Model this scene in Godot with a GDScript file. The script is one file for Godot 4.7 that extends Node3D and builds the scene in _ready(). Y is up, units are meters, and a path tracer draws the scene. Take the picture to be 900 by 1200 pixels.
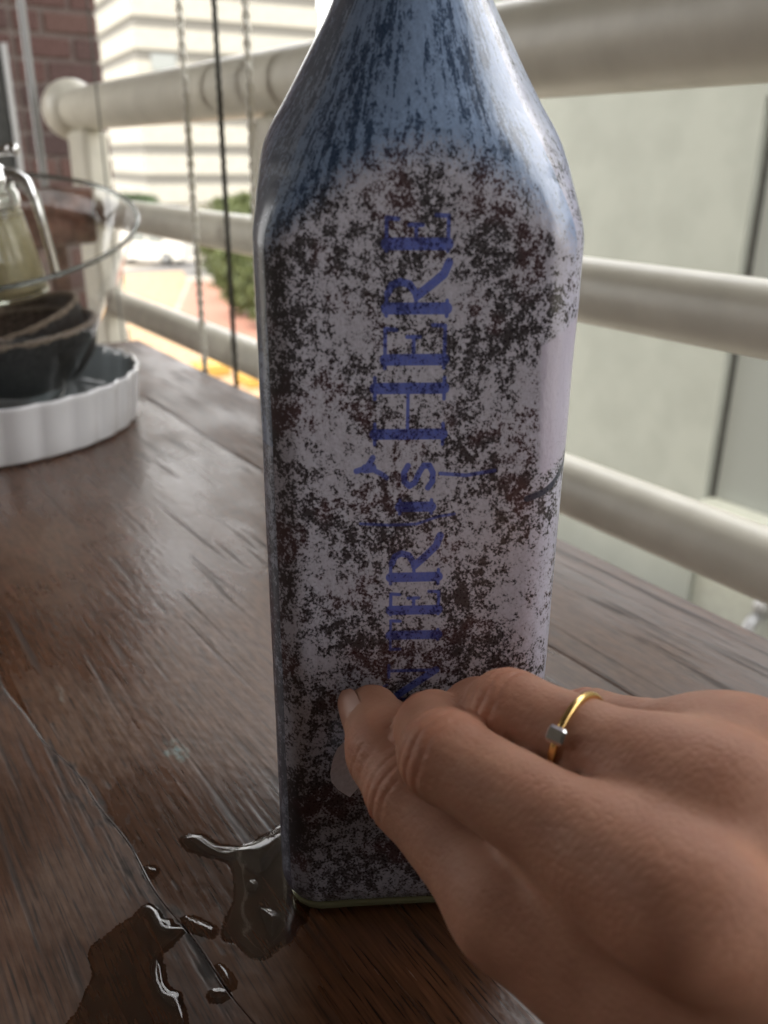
extends Node3D
# A frosted square bottle on a rustic balcony table, a hand peeling at its printed film.
# World axes: x points outward over the railing, -z runs along the railing, y is up, the balcony floor is y = 0.

const TABLE := 0.75
const EYE := Vector3(0, 0.966, 0)
const STREET := -4.2

var used := {}
var rng := RandomNumberGenerator.new()
var M := {}
var cam_x: Vector3
var cam_y: Vector3
var cam_f: Vector3


# ---------------------------------------------------------------- naming and metas
func numbered(called: String) -> String:
	if not used.has(called):
		used[called] = 0
		return called
	used[called] += 1
	return "%s_%03d" % [called, used[called]]

func thing(called: String, label: String, category: String, at := Vector3.ZERO, turn := 0.0, group := "") -> Node3D:
	var o := Node3D.new()
	o.name = numbered(called)
	add_child(o, true)
	o.position = at
	o.rotation.y = turn
	tag(o, label, category, group)
	return o

func tag(o: Node, label: String, category: String, group := "") -> void:
	o.set_meta("label", label)
	if category: o.set_meta("category", category)
	if group: o.set_meta("group", group)

func part(called: String, mesh: Mesh, mat: Material, parent: Node = null, at := Vector3.ZERO, rot := Vector3.ZERO) -> MeshInstance3D:
	var o := MeshInstance3D.new()
	o.mesh = mesh
	o.material_override = mat
	o.position = at
	o.rotation = rot
	if parent == null:
		o.name = numbered(called)
		add_child(o, true)
	else:
		var n := called
		var k := 0
		while parent.has_node(NodePath(n)):
			k += 1
			n = "%s_%03d" % [called, k]
		o.name = n
		parent.add_child(o, true)
	return o

func structure(called: String, mesh: Mesh, mat: Material, label: String, at := Vector3.ZERO, rot := Vector3.ZERO) -> MeshInstance3D:
	var o := part(called, mesh, mat, null, at, rot)
	o.set_meta("kind", "structure")
	o.set_meta("label", label)
	return o


# ---------------------------------------------------------------- mesh building
class Mb:
	var v := PackedVector3Array()
	var n := PackedVector3Array()
	var uv := PackedVector2Array()
	var uv2 := PackedVector2Array()
	var c := PackedColorArray()
	var ix := PackedInt32Array()

	func p(a: Vector3, t := Vector2.ZERO) -> int:
		v.append(a)
		uv.append(t)
		return v.size() - 1

	func tri(a: int, b: int, d: int) -> void:
		ix.append_array(PackedInt32Array([a, b, d]))

	func quad(a: int, b: int, d: int, e: int) -> void:
		ix.append_array(PackedInt32Array([a, b, d, a, d, e]))

	# a face with corners of its own (flat shaded)
	func face(pts: Array) -> void:
		var s := v.size()
		for q in pts:
			p(q)
		for k in range(1, pts.size() - 1):
			tri(s, s + k, s + k + 1)

	func box(lo: Vector3, hi: Vector3) -> void:
		var q := []
		for k in 8:
			q.append(Vector3(hi.x if k & 1 else lo.x, hi.y if k & 2 else lo.y, hi.z if k & 4 else lo.z))
		for f in [[0, 2, 3, 1], [4, 5, 7, 6], [0, 1, 5, 4], [2, 6, 7, 3], [0, 4, 6, 2], [1, 3, 7, 5]]:
			face([q[f[0]], q[f[1]], q[f[2]], q[f[3]]])

	# a box with chamfered edges, centred on at
	func chamfer(size: Vector3, b: float, at := Vector3.ZERO) -> void:
		var h := size / 2.0
		b = minf(b, minf(h.x, minf(h.y, h.z)) * 0.9)
		for ax in 3:
			for s in [-1.0, 1.0]:
				var u := (ax + 1) % 3
				var w := (ax + 2) % 3
				var pts := []
				for k in [[-1, -1], [1, -1], [1, 1], [-1, 1]]:
					var q := Vector3.ZERO
					q[ax] = s * h[ax]
					q[u] = k[0] * (h[u] - b)
					q[w] = k[1] * (h[w] - b)
					pts.append(at + q)
				if s < 0: pts.reverse()
				face(pts)
		for ax in 3:
			var u := (ax + 1) % 3
			var w := (ax + 2) % 3
			for su in [-1.0, 1.0]:
				for sw in [-1.0, 1.0]:
					var pts := []
					for k in [[-1, 0], [1, 0], [1, 1], [-1, 1]]:
						var q := Vector3.ZERO
						q[ax] = k[0] * (h[ax] - b)
						q[u] = su * (h[u] - (b if k[1] else 0.0))
						q[w] = sw * (h[w] - (0.0 if k[1] else b))
						pts.append(at + q)
					if su * sw < 0: pts.reverse()
					face(pts)
		for k in 8:
			var s := Vector3(1 if k & 1 else -1, 1 if k & 2 else -1, 1 if k & 4 else -1)
			var pts := []
			for ax in 3:
				var q := h - Vector3(b, b, b)
				q[ax] = h[ax]
				pts.append(at + q * s)
			if s.x * s.y * s.z < 0: pts.reverse()
			face(pts)

	# a tube along points, radius per point, smooth, with rounded-off ends closed by a fan
	func tube(pts: Array, rad: Array, sides := 10, closed := false) -> void:
		var n_ := pts.size()
		var ref := Vector3.UP
		var first: Vector3 = pts[1] - pts[0]
		if absf(first.normalized().dot(ref)) > 0.9: ref = Vector3.RIGHT
		var start := v.size()
		for i in n_:
			var t: Vector3
			if closed: t = (pts[(i + 1) % n_] - pts[(i - 1 + n_) % n_]).normalized()
			else: t = (pts[mini(i + 1, n_ - 1)] - pts[maxi(i - 1, 0)]).normalized()
			var a := (ref - t * ref.dot(t)).normalized()
			ref = a
			var b := t.cross(a)
			for k in sides:
				var g := TAU * k / sides
				p(pts[i] + (a * cos(g) + b * sin(g)) * rad[i], Vector2(float(k) / sides, i))
		for i in (n_ if closed else n_ - 1):
			for k in sides:
				var i2 := (i + 1) % n_
				var k2 := (k + 1) % sides
				quad(start + i * sides + k, start + i * sides + k2, start + i2 * sides + k2, start + i2 * sides + k)
		if not closed:
			var s0 := v.size()
			for k in sides: p(v[start + k])
			for k in range(1, sides - 1): tri(s0, s0 + k + 1, s0 + k)
			var s1 := v.size()
			for k in sides: p(v[start + (n_ - 1) * sides + k])
			for k in range(1, sides - 1): tri(s1, s1 + k, s1 + k + 1)

	# profile of (radius, height) turned round y; flutes: [depth, count, first row, last row, share of roughness, noise]
	func lathe(prof: Array, seg := 48, flute := []) -> void:
		var start := v.size()
		var np := prof.size()
		for i in np:
			for k in seg:
				var g := TAU * k / seg
				var r: float = prof[i].x
				if flute and i >= flute[2] and i <= flute[3]: r += flute[0] * (absf(sin(g * flute[1])) - 0.5)
				if flute.size() > 5: r *= 1.0 + flute[4] * flute[5].get_noise_3d(cos(g) * 0.06, prof[i].y, sin(g) * 0.06)
				p(Vector3(cos(g) * r, prof[i].y, -sin(g) * r), Vector2(float(k) / seg, float(i) / np))
		for i in np - 1:
			for k in seg:
				var k2 := (k + 1) % seg
				quad(start + i * seg + k, start + i * seg + k2, start + (i + 1) * seg + k2, start + (i + 1) * seg + k)

	func ball(at: Vector3, r: Vector3, seg := 14, rows := 9) -> void:
		var start := v.size()
		for i in rows + 1:
			var e := -PI / 2 + PI * i / rows
			for k in seg:
				var g := TAU * k / seg
				p(at + Vector3(cos(g) * cos(e) * r.x, sin(e) * r.y, -sin(g) * cos(e) * r.z), Vector2(float(k) / seg, float(i) / rows))
		for i in rows:
			for k in seg:
				var k2 := (k + 1) % seg
				quad(start + i * seg + k, start + i * seg + k2, start + (i + 1) * seg + k2, start + (i + 1) * seg + k)

	# smooth normals, triangles turned to face outward where the shape is closed
	func mesh(orient := true) -> ArrayMesh:
		if orient:
			var vol := 0.0
			var mid := Vector3.ZERO
			for q in v: mid += q
			mid /= maxf(1.0, v.size())
			for t in range(0, ix.size(), 3):
				vol += (v[ix[t]] - mid).dot((v[ix[t + 1]] - mid).cross(v[ix[t + 2]] - mid))
			if vol < 0:
				for t in range(0, ix.size(), 3):
					var s := ix[t + 1]
					ix[t + 1] = ix[t + 2]
					ix[t + 2] = s
		n.resize(v.size())
		n.fill(Vector3.ZERO)
		for t in range(0, ix.size(), 3):
			var a := ix[t]
			var b := ix[t + 1]
			var d := ix[t + 2]
			var f := (v[b] - v[a]).cross(v[d] - v[a])
			n[a] += f
			n[b] += f
			n[d] += f
			ix[t + 1] = d
			ix[t + 2] = b
		for k in n.size():
			n[k] = n[k].normalized() if n[k].length_squared() > 0 else Vector3.UP
		var arr := []
		arr.resize(Mesh.ARRAY_MAX)
		arr[Mesh.ARRAY_VERTEX] = v
		arr[Mesh.ARRAY_NORMAL] = n
		arr[Mesh.ARRAY_TEX_UV] = uv
		if uv2.size() == v.size() and v.size(): arr[Mesh.ARRAY_TEX_UV2] = uv2
		if c.size() == v.size() and c.size(): arr[Mesh.ARRAY_COLOR] = c
		arr[Mesh.ARRAY_INDEX] = ix
		var m := ArrayMesh.new()
		m.add_surface_from_arrays(Mesh.PRIMITIVE_TRIANGLES, arr)
		return m


func cbox(size: Vector3, b := 0.004, at := Vector3.ZERO) -> ArrayMesh:
	var q := Mb.new()
	q.chamfer(size, b, at)
	return q.mesh()

func tube(pts: Array, r: float, sides := 12) -> ArrayMesh:
	var q := Mb.new()
	var rad := []
	for k in pts: rad.append(r)
	q.tube(pts, rad, sides)
	return q.mesh()

func lathe(prof: Array, seg := 48, flute := []) -> ArrayMesh:
	var q := Mb.new()
	q.lathe(prof, seg, flute)
	return q.mesh()


# ---------------------------------------------------------------- materials
func lin(r: float, g: float, b: float, a := 1.0) -> Color:
	var k := Color(r, g, b).linear_to_srgb()
	k.a = a
	return k

func noise(freq: float, oct := 4, s := 1, kind := FastNoiseLite.TYPE_SIMPLEX_SMOOTH) -> FastNoiseLite:
	var n := FastNoiseLite.new()
	n.noise_type = kind
	n.seed = s
	n.frequency = freq
	n.fractal_octaves = oct
	return n

func noise_tex(freq: float, c0: Color, c1: Color, s := 1, size := 512, oct := 5) -> NoiseTexture2D:
	var t := NoiseTexture2D.new()
	t.width = size
	t.height = size
	t.seamless = true
	t.noise = noise(freq, oct, s)
	var g := Gradient.new()
	g.offsets = PackedFloat32Array([0.25, 0.75])
	g.colors = PackedColorArray([c0, c1])
	t.color_ramp = g
	return t

func noise_normal(freq: float, strength: float, s := 1, size := 512, oct := 5) -> NoiseTexture2D:
	var t := NoiseTexture2D.new()
	t.width = size
	t.height = size
	t.seamless = true
	t.noise = noise(freq, oct, s)
	t.as_normal_map = true
	t.bump_strength = strength
	return t

func mat(called: String, c0: Color, rough := 0.6, vary := 0.0, scale := 4.0, bump := 0.0, s := 1) -> StandardMaterial3D:
	var m := StandardMaterial3D.new()
	m.resource_name = called
	m.roughness = rough
	if vary > 0.0:
		m.albedo_texture = noise_tex(0.02, c0.darkened(vary), c0.lightened(vary * 0.5), s)
		m.uv1_triplanar = true
		m.uv1_scale = Vector3.ONE * scale
	else:
		m.albedo_color = c0
	if bump > 0.0:
		m.normal_enabled = true
		m.normal_texture = noise_normal(0.03, bump, s + 7)
		m.uv1_triplanar = true
		m.uv1_scale = Vector3.ONE * scale
	M[called] = m
	return m

func glass(called: String, tint: Color) -> StandardMaterial3D:
	var m := StandardMaterial3D.new()
	m.resource_name = called
	m.albedo_color = tint
	m.roughness = 0.02
	m.refraction_enabled = true
	m.refraction_scale = 0.05
	m.transparency = BaseMaterial3D.TRANSPARENCY_ALPHA
	M[called] = m
	return m


# a point seen from the photographer's place: right/down offsets per metre of distance, and that distance
func seen(u: float, v: float, d: float) -> Vector3:
	return EYE + (cam_f + cam_x * ((u - 450.0) / 1015.0) - cam_y * ((v - 600.0) / 1015.0)) * d


func _ready() -> void:
	rng.seed = 11
	camera_sky_sun()
	materials()
	balcony()
	railing()
	brick_pier()
	neighbour_wall()
	street()
	office_building()
	spilled_water()
	table()
	puddles()
	chair()
	cords()
	dish_and_bowls()
	bottle()
	hand()


func camera_sky_sun() -> void:
	var yaw := deg_to_rad(-34.5)
	var pitch := deg_to_rad(22.2)
	var roll := deg_to_rad(0.46)
	var fw := Vector3(sin(-yaw), 0, -cos(yaw))
	var rt := Vector3(cos(yaw), 0, sin(-yaw))
	var f := fw * cos(pitch) - Vector3.UP * sin(pitch)
	var up := fw * sin(pitch) + Vector3.UP * cos(pitch)
	cam_f = f
	cam_x = rt * cos(roll) + up * sin(roll)
	cam_y = up * cos(roll) - rt * sin(roll)
	var cam := Camera3D.new()
	cam.name = "camera"
	add_child(cam)
	cam.transform = Transform3D(Basis(cam_x, cam_y, -cam_f), EYE)
	cam.keep_aspect = Camera3D.KEEP_HEIGHT
	var look := CameraAttributesPhysical.new()
	look.frustum_focal_length = 24.0 / (2.0 * 600.0 / 1015.0)
	look.frustum_focus_distance = 0.245
	look.frustum_near = 0.01
	look.frustum_far = 1500.0
	look.exposure_aperture = 8.8
	cam.attributes = look
	cam.fov = rad_to_deg(2.0 * atan(600.0 / 1015.0))
	cam.near = 0.01
	cam.far = 1500.0
	cam.current = true

	var sky_m := ProceduralSkyMaterial.new()
	sky_m.sky_top_color = lin(0.90, 0.90, 0.91)
	sky_m.sky_horizon_color = lin(1.0, 0.98, 0.94)
	sky_m.sky_curve = 0.2
	sky_m.ground_bottom_color = lin(0.2, 0.18, 0.15)
	sky_m.ground_horizon_color = lin(0.5, 0.48, 0.44)
	sky_m.energy_multiplier = 2.1
	var sky := Sky.new()
	sky.sky_material = sky_m
	var e := Environment.new()
	e.background_mode = Environment.BG_SKY
	e.sky = sky
	e.background_energy_multiplier = 1.0
	e.tonemap_mode = Environment.TONE_MAPPER_LINEAR
	e.tonemap_exposure = 2.4
	e.ssao_enabled = true
	e.ssil_enabled = true
	e.sdfgi_enabled = true
	var we := WorldEnvironment.new()
	we.name = "world_environment"
	we.environment = e
	add_child(we)

	var sun := DirectionalLight3D.new()
	sun.name = "sun"
	sun.light_color = Color(1.0, 0.95, 0.86)
	sun.light_energy = 0.6
	sun.light_angular_distance = 3.0
	sun.shadow_enabled = true
	add_child(sun)
	sun.look_at_from_position(Vector3(-5.0, 9.0, 2.5), Vector3.ZERO)


func materials() -> void:
	mat("white_paint", lin(0.70, 0.67, 0.57), 0.4, 0.05, 2.0, 0.0, 3)
	mat("cream_wall", lin(0.245, 0.262, 0.238), 0.85, 0.03, 0.35, 0.0, 5)
	mat("frame_paint", lin(0.30, 0.315, 0.28), 0.5, 0.04, 2.0, 0.0, 6)
	mat("concrete", lin(0.4, 0.39, 0.36), 0.85, 0.12, 0.8, 1.0, 8)
	mat("plaster", lin(0.14, 0.12, 0.105), 0.85, 0.05, 0.7, 0.5, 9)
	mat("floor_tile", lin(0.11, 0.085, 0.07), 0.6, 0.15, 1.0, 0.3, 10)
	mat("mortar", lin(0.19, 0.15, 0.135), 0.95, 0.15, 8.0, 2.0, 11)
	for k in 4:
		var t: Array = [[0.12, 0.058, 0.05], [0.10, 0.053, 0.048], [0.14, 0.072, 0.06], [0.08, 0.045, 0.042]]
		mat("brick_%d" % k, lin(t[k][0], t[k][1], t[k][2]), 0.9, 0.2, 9.0, 2.0, 20 + k)
	mat("grey_metal", lin(0.3, 0.3, 0.3), 0.4)
	M.grey_metal.metallic = 0.7
	mat("dark_panel", lin(0.028, 0.029, 0.026), 0.6, 0.1, 3.0)
	mat("chrome", lin(0.75, 0.75, 0.74), 0.12)
	M.chrome.metallic = 1.0
	mat("gold", lin(0.83, 0.56, 0.22), 0.22)
	M.gold.metallic = 1.0
	mat("chair_wood", lin(0.115, 0.042, 0.024), 0.4, 0.25, 3.0, 0.5, 31)
	mat("porcelain", lin(0.72, 0.72, 0.74), 0.12)
	M.porcelain.clearcoat_enabled = true
	M.porcelain.clearcoat_roughness = 0.05
	mat("coconut_out", lin(0.009, 0.008, 0.0075), 0.65, 0.3, 18.0, 1.5, 41)
	mat("coconut_in", lin(0.085, 0.045, 0.027), 0.75, 0.5, 22.0, 3.0, 42)
	mat("coconut_rim", lin(0.3, 0.22, 0.15), 0.9, 0.4, 40.0, 3.0, 43)
	glass("clear_glass", Color(0.97, 0.99, 0.98, 0.02))
	glass("ribbed_glass", Color(0.93, 0.96, 0.9, 0.03))
	mat("syrup", lin(0.6, 0.47, 0.28), 0.3, 0.1, 20.0)
	mat("pale_cord", lin(0.88, 0.86, 0.78), 0.7)
	M.pale_cord.backlight_enabled = true
	M.pale_cord.backlight = Color(0.5, 0.5, 0.46)
	mat("dark_cord", lin(0.10, 0.10, 0.085), 0.75, 0.2, 60.0)
	var pane := StandardMaterial3D.new()
	pane.resource_name = "window_glass"
	pane.albedo_color = lin(0.2, 0.215, 0.205)
	pane.roughness = 0.12
	M.window_glass = pane


# ---------------------------------------------------------------- the balcony itself
func slab(lo: Vector3, hi: Vector3) -> ArrayMesh:
	var q := Mb.new()
	q.box(lo, hi)
	return q.mesh()

func balcony() -> void:
	structure("balcony_floor", slab(Vector3(-1.3, -0.2, -1.62), Vector3(0.56, 0.0, 4.0)), M.floor_tile, "brown tiled balcony floor under the wooden table")
	structure("balcony_ceiling", slab(Vector3(-1.3, 2.35, -3.19), Vector3(1.2, 2.55, 4.0)), M.plaster, "plastered ceiling slab over the balcony")  # unseen; its reach past the floor is lengthened to block sky light
	structure("apartment_wall", slab(Vector3(-1.5, STREET, -1.62), Vector3(-1.303, 5.0, 6.0)), M.plaster, "plastered apartment wall behind the table")
	structure("balcony_end_wall", slab(Vector3(-1.297, 0.003, 4.003), Vector3(0.5, 2.347, 4.2)), M.plaster, "plastered wall closing the near end of the balcony")


func railing() -> void:
	var r := thing("balcony_railing", "white tubular balcony railing with three rails behind the bottle", "railing", Vector3(0.427, 0, 0))
	var zf := -1.455
	var zn := 3.9
	var rails := [[1.031, 0.029], [0.889, 0.0205], [0.756, 0.0205]]
	for k in 3:
		part("rail", tube([Vector3(0, rails[k][0], zn), Vector3(0, rails[k][0], 1.2), Vector3(0, rails[k][0], 0.0), Vector3(0, rails[k][0], -0.7), Vector3(0, rails[k][0], zf + (0.0 if k == 0 else 0.03))], rails[k][1], 32), M.white_paint, r)
	var q := Mb.new()
	q.ball(Vector3(0, 1.031, zf - 0.015), Vector3(0.044, 0.044, 0.044), 24, 16)
	part("end_cap", q.mesh(), M.white_paint, r)
	for z in [-1.41, -0.784, 0.4, 1.6, 2.9]:
		part("post", cbox(Vector3(0.036, 1.0, 0.085), 0.006, Vector3(0, 0.502, z)), M.white_paint, r)


# ---------------------------------------------------------------- brick pier beyond the end of the railing
func brick_pier() -> void:
	var zf := -3.2
	var x1 := 1.045
	var p := thing("brick_wall", "red brown brick wall at the left edge behind the railing end", "wall", Vector3(0, 0, zf))
	part("mortar", slab(Vector3(-1.5, STREET, -1.2), Vector3(x1 - 0.006, 12.0, -0.008)), M.mortar, p)
	var course := 0.0725
	var joint := 0.011
	var stretch := 0.185
	var head := 0.094
	var cache := {}
	for kind in 2:
		for va in 3:
			var L := (stretch if kind == 0 else head) - joint
			cache[[kind, va]] = cbox(Vector3(L - 0.002 * va, course - joint - 0.0015 * va, 0.05), 0.003 + 0.001 * va)
	var y := 0.02
	var row := 0
	while y < 1.72:
		var x := x1
		var i := 0
		while x > 0.28:
			var kind := (i + row) % 2
			var L := stretch if kind == 0 else head
			var b := part("brick", cache[[kind, rng.randi() % 3]], M["brick_%d" % [0, 0, 1, 1, 2, 3][rng.randi() % 6]], p, Vector3(x - L / 2.0 + joint / 2.0, y + course / 2.0, -0.025 + rng.randf_range(-0.001, 0.002)))
			b.rotation.z = rng.randf_range(-0.006, 0.006)
			x -= L
			i += 1
		y += course
		row += 1
	# courses beyond the picture, joined; unseen height and width added to block sky light
	var rest := Mb.new()
	for k in range(-57, 164):
		var yy := 0.02 + k * course
		if yy > -0.001 and yy < 1.72: continue
		var x := x1
		var i := 0
		while x > -1.3:
			var L := stretch if (i + k) % 2 == 0 else head
			rest.box(Vector3(x - L + joint, yy, -0.05), Vector3(x, yy + course - joint, 0.0))
			x -= L
			i += 1
	var o := part("brickwork", rest.mesh(), M.brick_1, p)
	o.set_meta("kind", "stuff")
	# a tall dark screen and thin metal rod at its foot
	var s := thing("dark_screen", "dark grey upright screen at the far left before the brick wall", "screen", Vector3(0.47, 0, -2.2))
	part("panel", cbox(Vector3(0.5, 1.17, 0.02), 0.004, Vector3(-0.22, 0.6, 0)), M.dark_panel, s)
	part("edge_strip", cbox(Vector3(0.014, 1.18, 0.03), 0.003, Vector3(0.037, 0.6, 0)), M.grey_metal, s)
	var rod := part("metal_rod", tube([Vector3(0.40, 0.003, -1.58), Vector3(0.40, 1.2, -1.58), Vector3(0.40, 2.347, -1.58)], 0.0065, 12), M.grey_metal)
	tag(rod, "thin grey metal rod standing upright before the brick wall", "rod")


# ---------------------------------------------------------------- cream wall across the gap
func neighbour_wall() -> void:
	var w := thing("cream_wall", "plain cream rendered wall with a grey window behind the railing", "wall", Vector3(3.0, 0, 0))
	var top := 2.5
	var zl := -3.75      # left end, hidden behind the bottle
	var wa := -2.02     # window opening
	var wb := 0.3
	part("wall_face", slab(Vector3(0, STREET, zl), Vector3(0.25, top, wa)), M.cream_wall, w)
	part("wall_face", slab(Vector3(0, STREET, wb), Vector3(0.25, top, 3.0)), M.cream_wall, w)
	part("wall_face", slab(Vector3(0, 1.18, wa + 0.001), Vector3(0.25, top, wb - 0.001)), M.cream_wall, w)
	part("wall_face", slab(Vector3(0.03, STREET, wa + 0.001), Vector3(0.25, -0.44, wb - 0.001)), M.frame_paint, w)
	var win := part("window", cbox(Vector3(0.03, 1.6, 0.024), 0.004, Vector3(0.05, 0.375, wa + 0.0135)), M.dark_panel, w)
	part("glass_pane", slab(Vector3(0.045, -0.33, wa + 0.027), Vector3(0.055, 1.178, wb - 0.002)), M.window_glass, win)
	part("sill", cbox(Vector3(0.16, 0.10, wb - wa - 0.004), 0.01, Vector3(0.0, -0.382, (wa + wb) / 2)), M.frame_paint, win)
	var t := thing("garden_tap", "small dark pipe elbow on the wall below the window sill", "pipe", Vector3(3.02, -0.78, -1.66))
	t.scale = Vector3.ONE * 2.2
	var pts := []
	for k in 9:
		var a := PI * k / 8.0
		pts.append(Vector3(-0.035 - sin(a) * 0.025, cos(a) * 0.03, 0))
	pts.push_front(Vector3(0.03, 0.03, 0))
	part("elbow", tube(pts, 0.011, 12), M.grey_metal, t)
	var q := Mb.new()
	q.ball(Vector3(-0.03, 0.05, 0), Vector3(0.014, 0.018, 0.014))
	part("handle", q.mesh(), M.grey_metal, t)


# ---------------------------------------------------------------- the street below
func flat(pts: Array, y: float) -> ArrayMesh:
	var q := Mb.new()
	for s in pts: q.p(Vector3(s.x, y, s.y), s)
	var tris := Geometry2D.triangulate_polygon(PackedVector2Array(pts))
	for t in range(0, tris.size(), 3):
		var a := tris[t]
		var b := tris[t + 1]
		var d := tris[t + 2]
		var up: float = (q.v[b] - q.v[a]).cross(q.v[d] - q.v[a]).y
		if up > 0: q.tri(a, b, d)
		else: q.tri(a, d, b)
	return q.mesh(false)

func leaf_mass(r: Vector3, count: int, leaf: float, s: int) -> ArrayMesh:
	var g := RandomNumberGenerator.new()
	g.seed = s
	var n := noise(0.9, 3, s)
	var q := Mb.new()
	for k in count:
		var d := Vector3(g.randfn(), g.randfn(), g.randfn()).normalized()
		var lump := 0.8 + 0.45 * n.get_noise_3dv(d * 2.2)
		var at := d * r * lump * pow(g.randf(), 0.2)
		var a := Vector3(g.randfn(), g.randfn(), g.randfn()).normalized() * leaf * g.randf_range(0.6, 1.3)
		var b := a.cross(Vector3(g.randfn(), g.randfn(), g.randfn()).normalized()) * 0.6
		q.face([at - a, at + b * 0.7, at + a, at - b * 0.7])
		var shade := g.randf_range(0.7, 1.3)
		for j in 4: q.c.append(Color(shade, shade, shade))
	return q.mesh(false)

func street() -> void:
	mat("earth", lin(0.3, 0.27, 0.22), 0.95, 0.12, 0.05)
	mat("sand", lin(0.34, 0.21, 0.11), 0.95, 0.15, 0.3, 0.5, 51)
	mat("red_paving", lin(0.30, 0.135, 0.09), 0.9, 0.12, 0.6, 0.5, 52)
	mat("asphalt", lin(0.12, 0.115, 0.11), 0.9, 0.1, 0.4)
	mat("yellow_paint", lin(0.42, 0.24, 0.04), 0.7, 0.1, 1.0)
	var grounds := Mb.new()
	var s0 := grounds.p(Vector3(-700, STREET, 400))
	grounds.p(Vector3(700, STREET, 400))
	grounds.p(Vector3(700, STREET, -800))
	grounds.p(Vector3(-700, STREET, -800))
	grounds.quad(s0, s0 + 1, s0 + 2, s0 + 3)
	structure("ground", grounds.mesh(false), M.earth, "open ground between the buildings")
	structure("road", flat([Vector2(6, -40.2), Vector2(60, -62), Vector2(66, -50), Vector2(30, -38)], STREET + 0.004), M.asphalt, "asphalt parking lane behind the sandy yard")
	structure("sandy_yard", flat([Vector2(2, -12), Vector2(9.6, -15), Vector2(9.9, -21), Vector2(11.2, -29.5), Vector2(15.2, -37.8), Vector2(16.5, -41.5), Vector2(4, -43), Vector2(-4, -30)], STREET + 0.008), M.sand, "orange sandy yard below the balcony")
	structure("path", flat([Vector2(9.75, -15), Vector2(12.2, -17), Vector2(12.7, -25.2), Vector2(16.2, -37.5), Vector2(15.35, -37.8), Vector2(11.35, -29.5), Vector2(10.05, -21)], STREET + 0.012), M.red_paving, "red paved footpath along the hedge")
	for at in [Vector3(8.75, STREET + 0.016, -20.6), Vector3(9.25, STREET + 0.016, -19.0)]:
		var y := part("yellow_kerb_block", cbox(Vector3(0.75, 0.3, 0.8), 0.03, Vector3(0, 0.15, 0)), M.yellow_paint, null, at)
		tag(y, "yellow painted kerb block at the yard edge, " + ("left of the dark rope" if at.x < 9 else "right of the dark rope"), "kerb block", "yellow kerb blocks")
	var leaf := mat("hedge_leaves", lin(0.062, 0.078, 0.018), 0.7)
	leaf.vertex_color_use_as_albedo = true
	leaf.backlight_enabled = true
	leaf.backlight = Color(0.3, 0.35, 0.1)
	var dark := mat("tree_leaves", lin(0.05, 0.08, 0.03), 0.7)
	dark.vertex_color_use_as_albedo = true
	var bark := mat("bark", lin(0.12, 0.09, 0.07), 0.9)
	var k := 0
	for h in [[13.7, -28.2, 1.5, 1.75], [15.1, -31.8, 1.6, 1.8], [16.7, -36.0, 1.7, 1.8], [18.3, -40.4, 1.8, 1.9], [13.2, -25.6, 1.4, 1.5]]:
		var s := thing("round_shrub", ["dense green shrub beside the red path, second of the row from the camera", "dense green shrub in the middle of the row by the red path", "dense green shrub past the middle of the row by the path", "farthest dense green shrub of the row by the path", "nearest dense green shrub of the row by the path"][k], "shrub", Vector3(h[0], STREET, h[1]), 0.0, "shrubs along the red path")
		part("foliage", leaf_mass(Vector3(h[2], h[3], h[2]), 2200, 0.17, 60 + k), leaf, s, Vector3(0, h[3] * 0.85, 0))
		part("stem", tube([Vector3(0, 0, 0), Vector3(0.05, 0.6, 0), Vector3(0.0, 1.2, 0.1)], 0.07, 8), bark, s)
		k += 1
	k = 0
	for h in [[33.5, -70.0, 3.0, 2.2], [39.0, -72.0, 3.0, 2.0], [43.0, -66.0, 3.0, 2.1], [23.0, -66.0, 2.0, 2.4]]:
		var s := thing("garden_tree", ["round yellow green tree below the white building, left of the dark rope", "yellow green tree below the white building, behind the dark rope", "yellow green tree nearest the white post", "small dark tree behind the parked white van"][k], "tree", Vector3(h[0], STREET, h[1]))
		part("crown", leaf_mass(Vector3(h[2], h[3] * 0.55, h[2]), 2000, 0.3, 80 + k), leaf if k < 3 else dark, s, Vector3(0, h[3] * 0.62, 0))
		part("trunk", tube([Vector3(0, 0, 0), Vector3(0.05, h[3] * 0.3, 0), Vector3(-0.05, h[3] * 0.7, 0.1)], 0.14, 8), bark, s)
		k += 1
	vehicle("parked_van", "white van parked beyond the sandy yard", "van", Vector3(16.3, STREET + 0.02, -45.5), 2.35, 1.9, lin(0.5, 0.48, 0.43))
	vehicle("parked_car", "white car parked beside the hedge, right of the van", "car", Vector3(20.0, STREET + 0.02, -51.0), 2.2, 1.45, lin(0.42, 0.46, 0.52))
	vehicle("parked_car", "red car parked between the white van and the white car", "car", Vector3(18.3, STREET + 0.02, -50.6), 2.2, 1.4, lin(0.45, 0.05, 0.06))

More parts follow.
